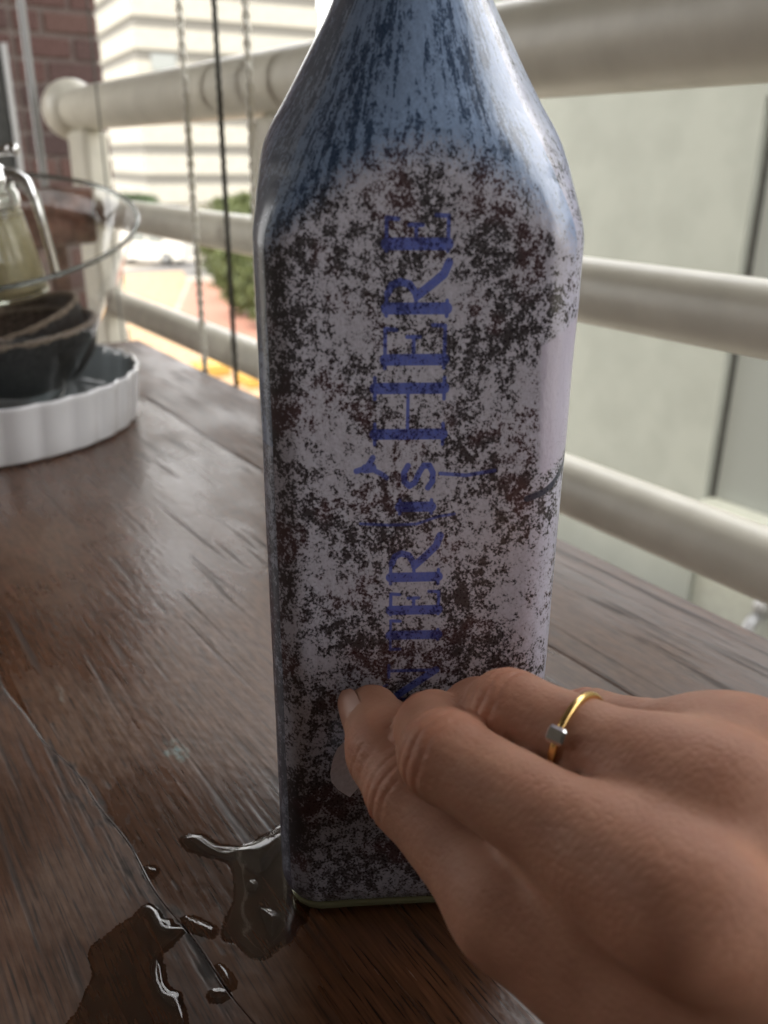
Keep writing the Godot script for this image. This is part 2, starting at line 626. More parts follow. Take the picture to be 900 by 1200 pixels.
func vehicle(called: String, label: String, category: String, at: Vector3, turn: float, tall: float, paint: Color) -> void:
	var t := thing(called, label, category, at, turn)
	var m := mat(called + label, paint, 0.3)
	m.clearcoat_enabled = true
	var prof := [Vector2(-2.1, 0.3), Vector2(2.1, 0.3), Vector2(2.15, 0.72), Vector2(1.9, 0.92), Vector2(1.15, 0.98), Vector2(0.55, tall), Vector2(-1.35, tall), Vector2(-2.0, 1.0), Vector2(-2.15, 0.85)]
	if category == "van": prof = [Vector2(-2.2, 0.3), Vector2(2.2, 0.3), Vector2(2.25, 0.8), Vector2(2.0, 1.05), Vector2(1.45, 1.15), Vector2(0.95, tall), Vector2(-2.1, tall), Vector2(-2.25, 1.2)]
	var q := Mb.new()
	var f := []
	var b := []
	for s in prof:
		var w := 0.85 if s.y < 1.1 else 0.68
		f.append(Vector3(s.x, s.y, w))
		b.append(Vector3(s.x, s.y, -w))
	for k in prof.size():
		var k2 := (k + 1) % prof.size()
		q.face([f[k], b[k], b[k2], f[k2]])
	q.face(f)
	b.reverse()
	q.face(b)
	part("body", q.mesh(), m, t)
	for sgn in [-1.0, 1.0]:
		for x in [-0.75, 0.2]:
			part("window", cbox(Vector3(0.8, tall - 1.16, 0.03), 0.01, Vector3(x, (tall + 1.06) / 2.0, sgn * 0.735)), M.window_glass, t, Vector3.ZERO)
		for x in [-1.35, 1.35]:
			var w := part("wheel", lathe([Vector2(0.02, -0.1), Vector2(0.27, -0.1), Vector2(0.32, -0.06), Vector2(0.32, 0.06), Vector2(0.27, 0.1), Vector2(0.02, 0.1)], 20), M.dark_panel, t, Vector3(x, 0.32, sgn * 0.79), Vector3(PI / 2, 0, 0))
			part("rim", lathe([Vector2(0.01, -0.11), Vector2(0.18, -0.11), Vector2(0.18, 0.11), Vector2(0.01, 0.11)], 14), M.grey_metal, w)
		part("headlight", cbox(Vector3(0.06, 0.14, 0.3), 0.02, Vector3(2.12, 0.66, sgn * 0.55)), M.frame_paint, t)


# ---------------------------------------------------------------- the banded white building
func office_building() -> void:
	mat("white_render", lin(0.34, 0.325, 0.28), 0.85, 0.03, 0.08)
	mat("grey_band", lin(0.15, 0.143, 0.125), 0.85)
	# local axes: x to the right along the wide front, z toward the viewer
	var b := thing("office_building", "white banded office building seen past the railing", "building", Vector3(36.2, STREET, -99.8), deg_to_rad(-7.0))
	var period := 3.1
	var wide := 21.5
	var deep := 40.0
	for k in 7:
		var y := k * period
		part("storey_band", cbox(Vector3(wide, period - 1.05, deep), 0.05, Vector3(wide / 2, y + (period - 1.05) / 2 + 0.2, -deep / 2)), M.white_render, b)
		part("window_strip", cbox(Vector3(wide - 0.5, 1.06, deep - 0.5), 0.02, Vector3(wide / 2, y + period - 0.32, -deep / 2)), M.grey_band, b)
	part("parapet", cbox(Vector3(wide, 0.9, deep), 0.05, Vector3(wide / 2, 7 * period + 0.65, -deep / 2)), M.white_render, b)
	part("window", cbox(Vector3(2.7, 1.6, 0.2), 0.02, Vector3(3.0, 14.5, 0.05)), M.window_glass, b)
	part("window", cbox(Vector3(1.2, 0.9, 0.25), 0.02, Vector3(5.0, 14.1, 0.05)), M.white_render, b)
	var a := thing("annex_building", "lower pale annex at the right end of the banded building", "building", Vector3(57.8, STREET, -97.4), deg_to_rad(-7.0))
	for k in 5:
		part("storey_band", cbox(Vector3(9, 2.4, 20), 0.05, Vector3(4.5, k * 3.1 + 1.4, -10)), M.grey_band, a)
		part("window_strip", cbox(Vector3(8.6, 0.72, 19.5), 0.02, Vector3(4.5, k * 3.1 + 2.95, -10)), M.white_render, a)


# ---------------------------------------------------------------- the table
var wet := []
var spills := []

func smooth(a: float, b: float, x: float) -> float:
	var t := clampf((x - a) / (b - a), 0.0, 1.0)
	return t * t * (3.0 - 2.0 * t)

var grain_made: ImageTexture

func fine_grain() -> ImageTexture:
	if grain_made: return grain_made
	var im := noise(0.09, 4, 301).get_seamless_image(128, 1024, false, false, 0.1, false)
	im.resize(1024, 1024, Image.INTERPOLATE_CUBIC)
	im.convert(Image.FORMAT_L8)
	var d := im.get_data()
	for k in d.size():
		var t := d[k] / 127.5 - 1.0
		d[k] = clampi(int(226.0 + t * 45.0 - 190.0 * clampf(-t - 0.24, 0.0, 0.5)), 60, 255)
	grain_made = ImageTexture.create_from_image(Image.create_from_data(1024, 1024, false, Image.FORMAT_L8, d))
	return grain_made

func bent(n: FastNoiseLite) -> FastNoiseLite:
	n.domain_warp_enabled = true
	n.domain_warp_amplitude = 34.0
	n.domain_warp_frequency = 0.006
	n.domain_warp_fractal_octaves = 2
	return n

# noise drawn small and pulled long along one axis
func stretched(n: FastNoiseLite, w0: int, h0: int, w: int, h: int) -> PackedByteArray:
	var im := n.get_image(w0, h0, false, false, false)
	im.resize(w, h, Image.INTERPOLATE_CUBIC)
	return im.get_data()

# one board: u runs along 1.2 m of grain, v across 0.24 m
func wood_maps(s: int, main: bool, u_off: float, v_off: float) -> StandardMaterial3D:
	var w := 2048
	var h := 640
	var g1d := stretched(bent(noise(0.022, 4, s)), 170, h, w, h)
	var g2d := stretched(noise(0.11, 3, s + 1), 230, h, w, h)
	var grd := stretched(bent(noise(0.05, 2, s + 3)), 130, h, w, h)
	var wear_img := noise(0.004, 5, s + 2).get_image(w, h, false, false, false).get_data()
	var fleck := noise(0.06, 4, s + 5).get_image(w, h, false, false, false).get_data()
	var alb := PackedByteArray()
	alb.resize(w * h * 3)
	var hgt := PackedByteArray()
	hgt.resize(w * h)
	var rgh := PackedByteArray()
	rgh.resize(w * h)
	var gam := PackedByteArray()
	gam.resize(1025)
	for k in 1025: gam[k] = int(255.0 * pow(k / 1024.0, 1.0 / 2.2) + 0.5)
	for k in w * h:
		var g1 := g1d[k] / 127.5 - 1.0
		var g2 := g2d[k] / 127.5 - 1.0
		var we := wear_img[k] / 255.0 - 0.5
		var fl := fleck[k] / 255.0 - 0.5
		var worn := clampf((we * 1.9 + fl * 0.5 + g2 * 0.08 + 0.05) * 2.2, 0.0, 1.0)
		var deep := clampf(((-0.40 if main else -0.26) - grd[k] / 127.5 + 1.0) * 3.2 - 0.4 * worn, 0.0, 1.0)
		var t := 0.5 + g1 * 0.35 + g2 * 0.22 + fl * 0.3
		var dk := (1.0 - 0.55 * deep) * 1150.0
		var wv := worn * 0.55
		var r := lerpf(0.068 + 0.085 * t + we * 0.05, 0.19 + fl * 0.10, wv) * dk
		var g := lerpf(0.027 + 0.031 * t + we * 0.02, 0.108 + fl * 0.06, wv) * dk
		var b := lerpf(0.011 + 0.012 * t + we * 0.009, 0.066 + fl * 0.04, wv) * dk
		alb[k * 3] = gam[clampi(int(r), 0, 1024)]
		alb[k * 3 + 1] = gam[clampi(int(g), 0, 1024)]
		alb[k * 3 + 2] = gam[clampi(int(b), 0, 1024)]
		hgt[k] = clampi(int(150.0 + g1 * 12.0 + g2 * 14.0 - deep * 28.0 + fl * 40.0 + we * 40.0), 0, 255)
		rgh[k] = clampi(int(255.0 * ((0.275 if main else 0.40) + worn * 0.05 + g2 * 0.05 + deep * 0.2 + we * 0.22)), 45, 230)
	# the ragged, splintered edge along the cracked joint
	for x in w:
		var z := u_off + (x - (w if x > w / 2 else 0) if main else x - w) * 1.2 / w
		var ys := (seam(z, 1) - v_off) / 0.24 * h
		for j in 34:
			var y := int(ys) + (j if main else -j)
			if y < 0 or y >= h: continue
			var k := y * w + x
			var pit := clampf((1.0 - g2d[k] / 127.5) * 1.6 + (fleck[k] / 127.5 - 1.0) * 1.2 + (wear_img[(k + 700) % (w * h)] / 127.5 - 1.0) * 1.5 - j * 0.045 + 0.1, 0.0, 1.0)
			hgt[k] = clampi(hgt[k] - int(pit * 30.0), 0, 255)
			rgh[k] = clampi(rgh[k] + int(pit * 90.0), 0, 235)
			for c in 3: alb[k * 3 + c] = int(alb[k * 3 + c] * (1.0 - 0.5 * pit))
	# wood soaked under and round the spilled water
	for poly in wet:
		var tp := PackedVector2Array()
		for p in poly: tp.append(Vector2(fposmod((p.y - u_off) / 1.2, 1.0) * w, (p.x - v_off) / 0.24 * h))
		var lo := tp[0]
		var hi := tp[0]
		for p in tp:
			lo = lo.min(p)
			hi = hi.max(p)
		for y in range(maxi(0, int(lo.y)), mini(h, int(hi.y) + 1)):
			for x in range(maxi(0, int(lo.x)), mini(w, int(hi.x) + 1)):
				var k := y * w + x
				var jit := Vector2(fleck[k] - 127.0, fleck[(k + 4001) % (w * h)] - 127.0) * 0.014
				if not Geometry2D.is_point_in_polygon(Vector2(x, y) + jit, tp): continue
				alb[k * 3] = int(alb[k * 3] * 0.70)
				alb[k * 3 + 1] = int(alb[k * 3 + 1] * 0.58)
				alb[k * 3 + 2] = int(alb[k * 3 + 2] * 0.46)
				rgh[k] = 28
				hgt[k] = 140
	# flecks of old paint
	var g0 := RandomNumberGenerator.new()
	g0.seed = 5
	for f in [[205, 878, 0.30, 0.45, 0.46, 26, 9.0], [150, 632, 0.26, 0.09, 0.06, 12, 7.0], [30, 645, 0.26, 0.08, 0.05, 14, 9.0], [12, 690, 0.24, 0.09, 0.05, 8, 6.0], [70, 810, 0.3, 0.3, 0.27, 10, 7.0]]:
		var p := on_table(f[0], f[1])
		if (p.x > seam(p.y, 1)) != main: continue
		var at := Vector2(fposmod((p.y - u_off) / 1.2, 1.0) * w, (p.x - v_off) / 0.24 * h)
		for i in int(f[5]):
			var c := at + Vector2(g0.randfn() * f[6] * 0.9, g0.randfn() * f[6] * 0.6)
			var r := g0.randf_range(0.8, 3.2)
			for y in range(int(c.y - r), int(c.y + r) + 1):
				for x in range(int(c.x - r * 1.4), int(c.x + r * 1.4) + 1):
					if y < 0 or y >= h or x < 0 or x >= w: continue
					if Vector2((x - c.x) / 1.4, y - c.y).length() + (fleck[y * w + x] - 127) * 0.02 > r: continue
					var k := y * w + x
					for q in 3: alb[k * 3 + q] = int(lerpf(alb[k * 3 + q], gam[int(f[2 + q] * 1024.0)], 0.38))
	var m := StandardMaterial3D.new()
	m.resource_name = "worn_wood_%d" % s
	var ai := Image.create_from_data(w, h, false, Image.FORMAT_RGB8, alb)
	m.albedo_texture = ImageTexture.create_from_image(ai)
	var hi := Image.create_from_data(w, h, false, Image.FORMAT_L8, hgt)
	hi.convert(Image.FORMAT_RGBA8)
	hi.bump_map_to_normal_map(1.6)
	m.normal_enabled = true
	m.normal_texture = ImageTexture.create_from_image(hi)
	m.normal_scale = 1.0
	m.roughness = 1.0
	m.roughness_texture = ImageTexture.create_from_image(Image.create_from_data(w, h, false, Image.FORMAT_L8, rgh))
	m.roughness_texture_channel = BaseMaterial3D.TEXTURE_CHANNEL_RED
	m.metallic_specular = 0.62
	m.detail_enabled = true
	m.detail_uv_layer = BaseMaterial3D.DETAIL_UV_2
	m.detail_blend_mode = BaseMaterial3D.BLEND_MODE_MUL
	m.detail_albedo = fine_grain()
	return m

# the ragged line between two boards
func seam(z: float, which: int) -> float:
	if which == 1:   # the cracked joint running past the puddles
		return 0.057 + (z + 0.25) * 0.10 * smooth(-0.6, -0.3, z) * (1.0 - smooth(-0.2, 0.0, z)) + 0.0014 * sin(z * 41.0) + 0.0006 * sin(z * 130.0 + 1.0)
	if which == 2:
		return 0.270 + 0.001 * sin(z * 23.0)
	if which == 3:
		return 0.3655 + 0.0012 * sin(z * 9.0)
	if which == 0:
		return -0.16 + 0.001 * sin(z * 20.0)
	return -0.36

func plank(a: int, b: int, gap_a: float, gap_b: float, zs: float, ze: float, v_off: float, u_off: float) -> ArrayMesh:
	var q := Mb.new()
	var nz := 700
	# across the board: bottom edge, side, rounded shoulder, top, shoulder, side, bottom
	var sec := [[0.0, -0.045, 0.0], [0.0, -0.02, 0.0], [0.0, -0.0006, 0.0], [0.0002, -0.0002, 0.0], [0.0006, 0.0, 0.0]]
	var cols := 12
	var per := 0
	for i in nz + 1:
		var z := lerpf(zs, ze, float(i) / nz)
		var xa := seam(z, a) + gap_a * (1.0 + 0.7 * sin(z * 77.0) * sin(z * 31.0))
		var xb := seam(z, b) - gap_b * (1.0 + 0.7 * sin(z * 63.0 + 2.0) * sin(z * 27.0))
		var end := 0.0
		var d_end := minf(z - zs, ze - z)
		if d_end < 0.004: end = -0.003 * (1.0 - d_end / 0.004)
		var row := []
		for s in sec: row.append(Vector2(xa + s[0], s[1] + (end if s[1] > -0.01 else 0.0)))
		for j in range(1, cols): row.append(Vector2(lerpf(xa + 0.0006, xb - 0.0006, float(j) / cols), end))
		for k in sec.size():
			var s: Array = sec[sec.size() - 1 - k]
			row.append(Vector2(xb - s[0], s[1] + (end if s[1] > -0.01 else 0.0)))
		per = row.size()
		for s in row: q.p(Vector3(s.x, s.y, z), Vector2((z - u_off) / 1.2, (s.x - v_off + s.y) / 0.24))
	for i in nz:
		for j in per - 1:
			q.quad(i * per + j, (i + 1) * per + j, (i + 1) * per + j + 1, i * per + j + 1)
	for i in nz: # underside
		q.quad(i * per, i * per + per - 1, (i + 1) * per + per - 1, (i + 1) * per)
	for e in [0, nz]:
		var s := q.v.size()
		for j in per: q.p(q.v[e * per + j], Vector2(q.v[e * per + j].y, q.v[e * per + j].x * 4.0))
		for j in range(1, per - 1):
			if e == 0: q.tri(s, s + j, s + j + 1)
			else: q.tri(s, s + j + 1, s + j)
	for e in q.v: q.uv2.append(Vector2(e.z / 0.34 + e.x * 0.35, (e.x + e.y) / 0.115))
	return q.mesh()

func table() -> void:
	var t := thing("wooden_table", "worn dark brown plank table with water spilled on it", "table", Vector3(0, TABLE, 0))
	var m1 := wood_maps(3, true, 0.0, 0.05)
	var m2 := wood_maps(17, false, 0.5, -0.17)
	part("plank", plank(1, 2, 0.00002, 0.0002, -1.1, 0.45, 0.05, 0.0), m1, t)
	part("plank", plank(2, 3, 0.0002, 0.0, -1.092, 0.452, 0.21, 0.3), m2, t)
	part("plank", plank(0, 1, 0.0002, 0.00002, -1.097, 0.448, -0.17, 0.5), m2, t)
	part("plank", plank(4, 0, 0.0, 0.0006, -1.1, 0.45, -0.37, 0.85), m1, t)
	for x in [-0.3, 0.3]:
		for z in [-1.02, 0.38]:
			part("leg", cbox(Vector3(0.07, TABLE - 0.047, 0.07), 0.006, Vector3(x, -TABLE / 2 - 0.022, z)), M.chair_wood, t)
	for x in [-0.3, 0.3]:
		part("apron", cbox(Vector3(0.025, 0.08, 1.32), 0.004, Vector3(x, -0.087, -0.32)), M.chair_wood, t)


func on_table(u: float, v: float) -> Vector2:
	var d := seen(u, v, 1.0) - EYE
	var p := EYE + d * ((TABLE - EYE.y) / d.y)
	return Vector2(p.x, p.z)

func spilled_water() -> void:
	var shapes := [
		["puddle of clear water against the left foot of the bottle", [213, 983, 235, 980, 255, 991, 285, 994, 305, 983, 340, 965, 360, 1000, 360, 1060, 348, 1085, 330, 1105, 305, 1122, 280, 1105, 262, 1095, 270, 1070, 277, 1045, 270, 1012, 240, 1000, 222, 996]],
		["wide puddle of water at the lower left, darkening the boards", [170, 1062, 184, 1068, 193, 1085, 215, 1088, 205, 1100, 187, 1118, 184, 1140, 192, 1162, 208, 1172, 205, 1215, 85, 1215, 95, 1180, 112, 1140, 108, 1112, 128, 1094, 153, 1078]],
		["broad bright bead of water touching the left foot of the bottle", [220, 980, 236, 983, 247, 990, 264, 999, 285, 992, 310, 984, 340, 966, 345, 985, 326, 1002, 314, 1018, 303, 1025, 290, 1018, 282, 1006, 262, 1006, 240, 999]],
		["three-cornered water bead below the bright one by the bottle", [306, 1066, 329, 1074, 324, 1090, 318, 1100, 311, 1086]],
		["small oval water bead between the bright one and the three-cornered one", [289, 1036, 296, 1032, 303, 1038, 299, 1046, 291, 1044]],
		["thin hooked water bead at the upper corner of the wide puddle", [171, 1063, 180, 1066, 187, 1077, 199, 1081, 198, 1093, 188, 1091, 180, 1080]],
		["long curved water bead along the right rim of the wide puddle", [181, 1127, 187, 1133, 191, 1153, 199, 1163, 209, 1166, 207, 1181, 195, 1176, 185, 1162, 181, 1145]],
		["flat elongated water bead right of the hooked one", [216, 1076, 232, 1079, 248, 1087, 247, 1096, 232, 1094, 219, 1087]],
		["short slanted water bead below the elongated one", [255, 1132, 262, 1136, 272, 1150, 269, 1158, 260, 1148]],
		["small water bead at the lower right of the puddles", [246, 1162, 260, 1160, 266, 1166, 256, 1172, 246, 1170]],
		["tiny round water drop left of the bottle puddle", [169, 1019, 177, 1017, 183, 1021, 177, 1027, 170, 1026]]]
	for s in shapes:
		var poly := PackedVector2Array()
		var src := PackedVector2Array()
		for k in range(0, s[1].size(), 2): src.append(on_table(s[1][k], s[1][k + 1]))
		var n := src.size()
		for k in n: # rounded through its corners
			for j in 6:
				poly.append(src[k].cubic_interpolate(src[(k + 1) % n], src[(k + n - 1) % n], src[(k + 2) % n], j / 6.0))
		spills.append([s[0], poly])
		wet.append(Geometry2D.offset_polygon(poly, 0.0012)[0])

func puddles() -> void:
	var water := StandardMaterial3D.new()
	water.resource_name = "water"
	water.albedo_color = Color(0.5, 0.5, 0.5, 0.0)
	water.roughness = 0.0
	water.transparency = BaseMaterial3D.TRANSPARENCY_ALPHA
	water.metallic_specular = 0.5
	M.water = water
	for s in spills:
		var poly: PackedVector2Array = s[1]
		var film: bool = "puddle of" in s[0]
		var o := part("water_puddle" if film else "water_drop", drop(poly, 0.0003 if film else 0.0011, 0.002 if film else 0.008), water, null, Vector3(0, TABLE + (0.0003 if film else 0.00066), 0))
		tag(o, s[0], "puddle" if film else "drop", "water spilled on the table")

func drop(poly: PackedVector2Array, tall: float, edge: float) -> ArrayMesh:
	var lo := poly[0]
	var hi := poly[0]
	for p in poly:
		lo = lo.min(p)
		hi = hi.max(p)
	var cell := 0.0005
	var nx := int((hi.x - lo.x) / cell) + 3
	var ny := int((hi.y - lo.y) / cell) + 3
	var q := Mb.new()
	var id := PackedInt32Array()
	id.resize(nx * ny)
	id.fill(-1)
	var inside := PackedByteArray()
	inside.resize(nx * ny)
	var n := noise(90.0, 2, 5)
	for j in ny:
		for i in nx:
			var p := lo + Vector2(i - 1, j - 1) * cell
			inside[j * nx + i] = 1 if Geometry2D.is_point_in_polygon(p, poly) else 0
	for j in ny:
		for i in nx:
			var near := false
			for b in range(maxi(0, j - 1), mini(ny, j + 2)):
				for a in range(maxi(0, i - 1), mini(nx, i + 2)):
					if inside[b * nx + a]: near = true
			if not near: continue
			var p := lo + Vector2(i - 1, j - 1) * cell
			var best := 1.0
			var foot := p
			for k in poly.size():
				var c := Geometry2D.get_closest_point_to_segment(p, poly[k], poly[(k + 1) % poly.size()])
				var dd := c.distance_squared_to(p)
				if dd < best:
					best = dd
					foot = c
			var d := sqrt(best)
			var y := 0.0
			if inside[j * nx + i]:
				var e := clampf(1.0 - d / edge, 0.0, 1.0)
				y = tall * (1.0 - e * e) * (1.0 + 0.04 * n.get_noise_2d(p.x, p.y))
			else: p = foot
			id[j * nx + i] = q.p(Vector3(p.x, y, p.y))
	for j in ny - 1:
		for i in nx - 1:
			var a := j * nx + i
			if inside[a] + inside[a + 1] + inside[a + nx] + inside[a + nx + 1] == 0: continue
			if id[a] < 0 or id[a + 1] < 0 or id[a + nx] < 0 or id[a + nx + 1] < 0: continue
			q.quad(id[a], id[a + nx], id[a + nx + 1], id[a + 1])
	return q.mesh(false)


# ---------------------------------------------------------------- chair at the far end of the table
func chair() -> void:
	var c := thing("wooden_chair", "red brown wooden chair at the far end of the table", "chair", Vector3(0.232, 0, -1.27), 0.5)
	part("top_rail", cbox(Vector3(0.40, 0.08, 0.02), 0.004, Vector3(0, 0.886, 0)), M.chair_wood, c)
	for x in [-0.16, 0.145]:
		part("back_post", cbox(Vector3(0.035, 0.85, 0.028), 0.004, Vector3(x, 0.426, -0.03)), M.chair_wood, c)
		part("front_leg", cbox(Vector3(0.035, 0.44, 0.035), 0.004, Vector3(x, 0.222, -0.38)), M.chair_wood, c)
	for k in 4:
		part("back_slat", cbox(Vector3(0.03, 0.38, 0.012), 0.003, Vector3(-0.11 + k * 0.065, 0.66, -0.012)), M.chair_wood, c)
	for k in 5:
		part("seat_slat", cbox(Vector3(0.38, 0.018, 0.065), 0.004, Vector3(0, 0.455, -0.07 - k * 0.078)), M.chair_wood, c)


# ---------------------------------------------------------------- cords of the balcony blind
func cords() -> void:
	var y0 := 0.03
	var y1 := 2.346
	var i := 0
	for z in [-0.924, -0.778]:
		var q := Mb.new()
		for s in 2:
			var pts := []
			var rad := []
			for k in 1250:
				var y := lerpf(y0, y1, k / 1249.0)
				var a := y * TAU / 0.022 + PI * s
				pts.append(Vector3(cos(a) * 0.0019, y, sin(a) * 0.0019))
				rad.append(0.0021)
			q.tube(pts, rad, 6)
		var o := part("twisted_cord", q.mesh(), M.pale_cord, null, Vector3(0.385, 0, z))
		tag(o, ["pale twisted cord hanging left of the dark rope", "pale twisted cord hanging in front of the white post"][i], "cord", "cords hanging by the railing")
		i += 1
	var q2 := Mb.new()
	for s in 3:
		var pts := []
		var rad := []
		for k in 800:
			var y := lerpf(y0, y1, k / 799.0)
			var a := y * TAU / 0.03 + TAU / 3 * s
			pts.append(Vector3(cos(a) * 0.0014, y, sin(a) * 0.0014))
			rad.append(0.0015)
		q2.tube(pts, rad, 6)
	var d := part("braided_rope", q2.mesh(), M.dark_cord, null, Vector3(0.385, 0, -0.842))
	tag(d, "dark braided rope hanging between the two pale cords", "rope", "cords hanging by the railing")
	var w := part("thin_wire", tube([Vector3(0.385, y0, -1.21), Vector3(0.385, 1.2, -1.21), Vector3(0.385, y1, -1.21)], 0.0012, 6), M.dark_cord)
	tag(w, "thin dark wire hanging near the far end of the railing", "wire")


# ---------------------------------------------------------------- dish, glass bowl, coconut bowls, syrup jar
func dish_and_bowls() -> void:
	var at := Vector3(0.112, TABLE, -0.802)
	var t := thing("baking_dish", "white fluted porcelain flan dish on the table at the left", "dish", at)
	var flute := [0.0028, 16.0, 3, 9]
	var outer := Mb.new()
	outer.lathe([Vector2(0.001, 0.002), Vector2(0.12, 0.002), Vector2(0.139, 0.0), Vector2(0.1425, 0.004), Vector2(0.144, 0.02), Vector2(0.146, 0.04), Vector2(0.1475, 0.044), Vector2(0.146, 0.0465), Vector2(0.1435, 0.045)], 256, flute)
	part("dish_body", outer.mesh(false), M.porcelain, t)
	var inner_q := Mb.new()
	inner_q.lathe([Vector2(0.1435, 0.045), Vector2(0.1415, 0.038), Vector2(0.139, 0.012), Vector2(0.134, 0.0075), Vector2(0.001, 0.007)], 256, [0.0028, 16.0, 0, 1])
	var inside_mat := mat("shaded_porcelain", lin(0.24, 0.265, 0.275), 0.1)  # same porcelain; the shade inside the dish is put into this grey
	part("shaded_inside", inner_q.mesh(false), inside_mat, t)

	# everything inside leans: its right side stands higher
	var b := thing("glass_bowl", "clear flared glass bowl leaning in the white dish", "bowl", Vector3(0.140, TABLE + 0.022, -0.790))
	b.basis = Basis(cam_f, deg_to_rad(2.0)) * Basis(cam_x, deg_to_rad(15.0))
	var pane := StandardMaterial3D.new()
	pane.resource_name = "bowl_glass"
	pane.albedo_color = Color(0.3, 0.33, 0.31, 0.04)
	pane.roughness = 0.02
	pane.metallic_specular = 0.55
	pane.transparency = BaseMaterial3D.TRANSPARENCY_ALPHA
	var wall := Mb.new()
	wall.lathe([Vector2(0.056, 0.004), Vector2(0.066, 0.022), Vector2(0.082, 0.048), Vector2(0.098, 0.075), Vector2(0.112, 0.1), Vector2(0.124, 0.125), Vector2(0.134, 0.147)], 96)
	part("bowl_wall", wall.mesh(false), pane, b)
	var rim_pts := []
	var rim_rad := []
	for k in 96:
		rim_pts.append(Vector3(cos(TAU * k / 96) * 0.1345, 0.149, -sin(TAU * k / 96) * 0.1345))
		rim_rad.append(0.0019)
	var rim_q := Mb.new()
	rim_q.tube(rim_pts, rim_rad, 10, true)
	part("bowl_rim", rim_q.mesh(), glass("rim_glass", Color(0.6, 0.62, 0.6, 0.1)), b)
	part("bowl_base", lathe([Vector2(0.001, 0.001), Vector2(0.046, 0.001), Vector2(0.05, -0.001), Vector2(0.0555, 0.002), Vector2(0.056, 0.006), Vector2(0.052, 0.009), Vector2(0.03, 0.0075), Vector2(0.001, 0.007)], 64), M.clear_glass, b)

	var rough := noise(30.0, 3, 9)
	var k := 0
	for s in [[seen(16, 385, 0.735), 0.0685, -5.0, 5.0, "black coconut shell bowl in the glass bowl, the lower of two"], [seen(12, 377, 0.745), 0.061, -18.0, 9.0, "brown coconut shell bowl with fibrous rim, nested in the black one"]]:
		var c := thing("coconut_bowl", s[4], "bowl", s[0], 0.0, "coconut shell bowls")
		c.basis = Basis(cam_f, deg_to_rad(s[2])) * Basis(cam_x, deg_to_rad(s[3]))
		var R: float = s[1]
		var outp := []
		var inp := []
		for j in 13:
			var a := PI / 2 * j / 12.0
			outp.append(Vector2(maxf(0.001, sin(a) * R), -cos(a) * R * 0.86))
			inp.append(Vector2(maxf(0.001, sin(a) * (R - 0.005)), -cos(a) * (R - 0.005) * 0.86))
		var fl := [0.0, 1.0, 99, 99, 0.02, rough]
		var shell := Mb.new()
		shell.lathe(outp, 64, fl)
		part("outer_shell", shell.mesh(false), M.coconut_out, c)
		var inner := Mb.new()
		inp.reverse()
		inner.lathe(inp, 64, fl)
		part("inner_shell", inner.mesh(false), M.coconut_in, c)
		var rp := []
		var rr := []
		for j in 90:
			var g := TAU * j / 90.0
			var jit := 1.0 + 0.012 * rough.get_noise_2d(cos(g) * 0.2, sin(g) * 0.2)
			rp.append(Vector3(cos(g), 0.0, -sin(g)) * (R - 0.0025) * jit)
			rr.append(0.0029 + 0.0012 * rough.get_noise_2d(g * 0.4, 3.0))
		var rim := Mb.new()
		rim.tube(rp, rr, 8, true)
		part("fibrous_rim", rim.mesh(), M.coconut_rim, c)
		k += 1

	var j := thing("syrup_jar", "ribbed glass syrup jar with a chrome lid and handle", "jar", seen(15, 350, 0.765))
	j.basis = Basis(cam_f, deg_to_rad(-7.0)) * Basis(cam_x, deg_to_rad(5.0))
	var rib := [0.0014, 9.0, 2, 5]
	part("ribbed_glass", lathe([Vector2(0.001, 0.0), Vector2(0.028, 0.0), Vector2(0.0315, 0.003), Vector2(0.0308, 0.02), Vector2(0.0275, 0.06), Vector2(0.0262, 0.075), Vector2(0.024, 0.078), Vector2(0.001, 0.078)], 144, rib), M.ribbed_glass, j)
	part("syrup", lathe([Vector2(0.001, 0.005), Vector2(0.0255, 0.005), Vector2(0.0278, 0.009), Vector2(0.027, 0.02), Vector2(0.024, 0.066), Vector2(0.001, 0.067)], 36), M.syrup, j)
	part("lid", lathe([Vector2(0.001, 0.074), Vector2(0.0265, 0.074), Vector2(0.0285, 0.077), Vector2(0.0285, 0.086), Vector2(0.0265, 0.09), Vector2(0.028, 0.094), Vector2(0.026, 0.103), Vector2(0.018, 0.111), Vector2(0.001, 0.114)], 40), M.chrome, j)
	var right := (j.basis.inverse() * cam_x).normalized()
	right.y = 0
	right = right.normalized()
	var hp := []
	for p in [[0.020, 0.100], [0.030, 0.100], [0.039, 0.094], [0.0435, 0.081], [0.044, 0.06], [0.0445, 0.035], [0.044, 0.018]]: hp.append(right * p[0] + Vector3.UP * p[1])
	var hq := Mb.new()
	hq.tube(hp, [0.0065, 0.006, 0.005, 0.0042, 0.0038, 0.0036, 0.0034], 12)
	part("handle", hq.mesh(), M.chrome, j)
	var kq := Mb.new()
	kq.tube([right * 0.014 + Vector3.UP * 0.112, right * 0.022 + Vector3.UP * 0.118, right * 0.034 + Vector3.UP * 0.119], [0.004, 0.0034, 0.0044], 10)
	kq.ball(right * 0.036 + Vector3.UP * 0.119, Vector3(0.0055, 0.005, 0.0055))
	part("thumb_lever", kq.mesh(), M.chrome, j)


# ---------------------------------------------------------------- the bottle
const HALF := 0.0385
const CORNER := 0.0105
const BOTTLE_TALL := 0.33

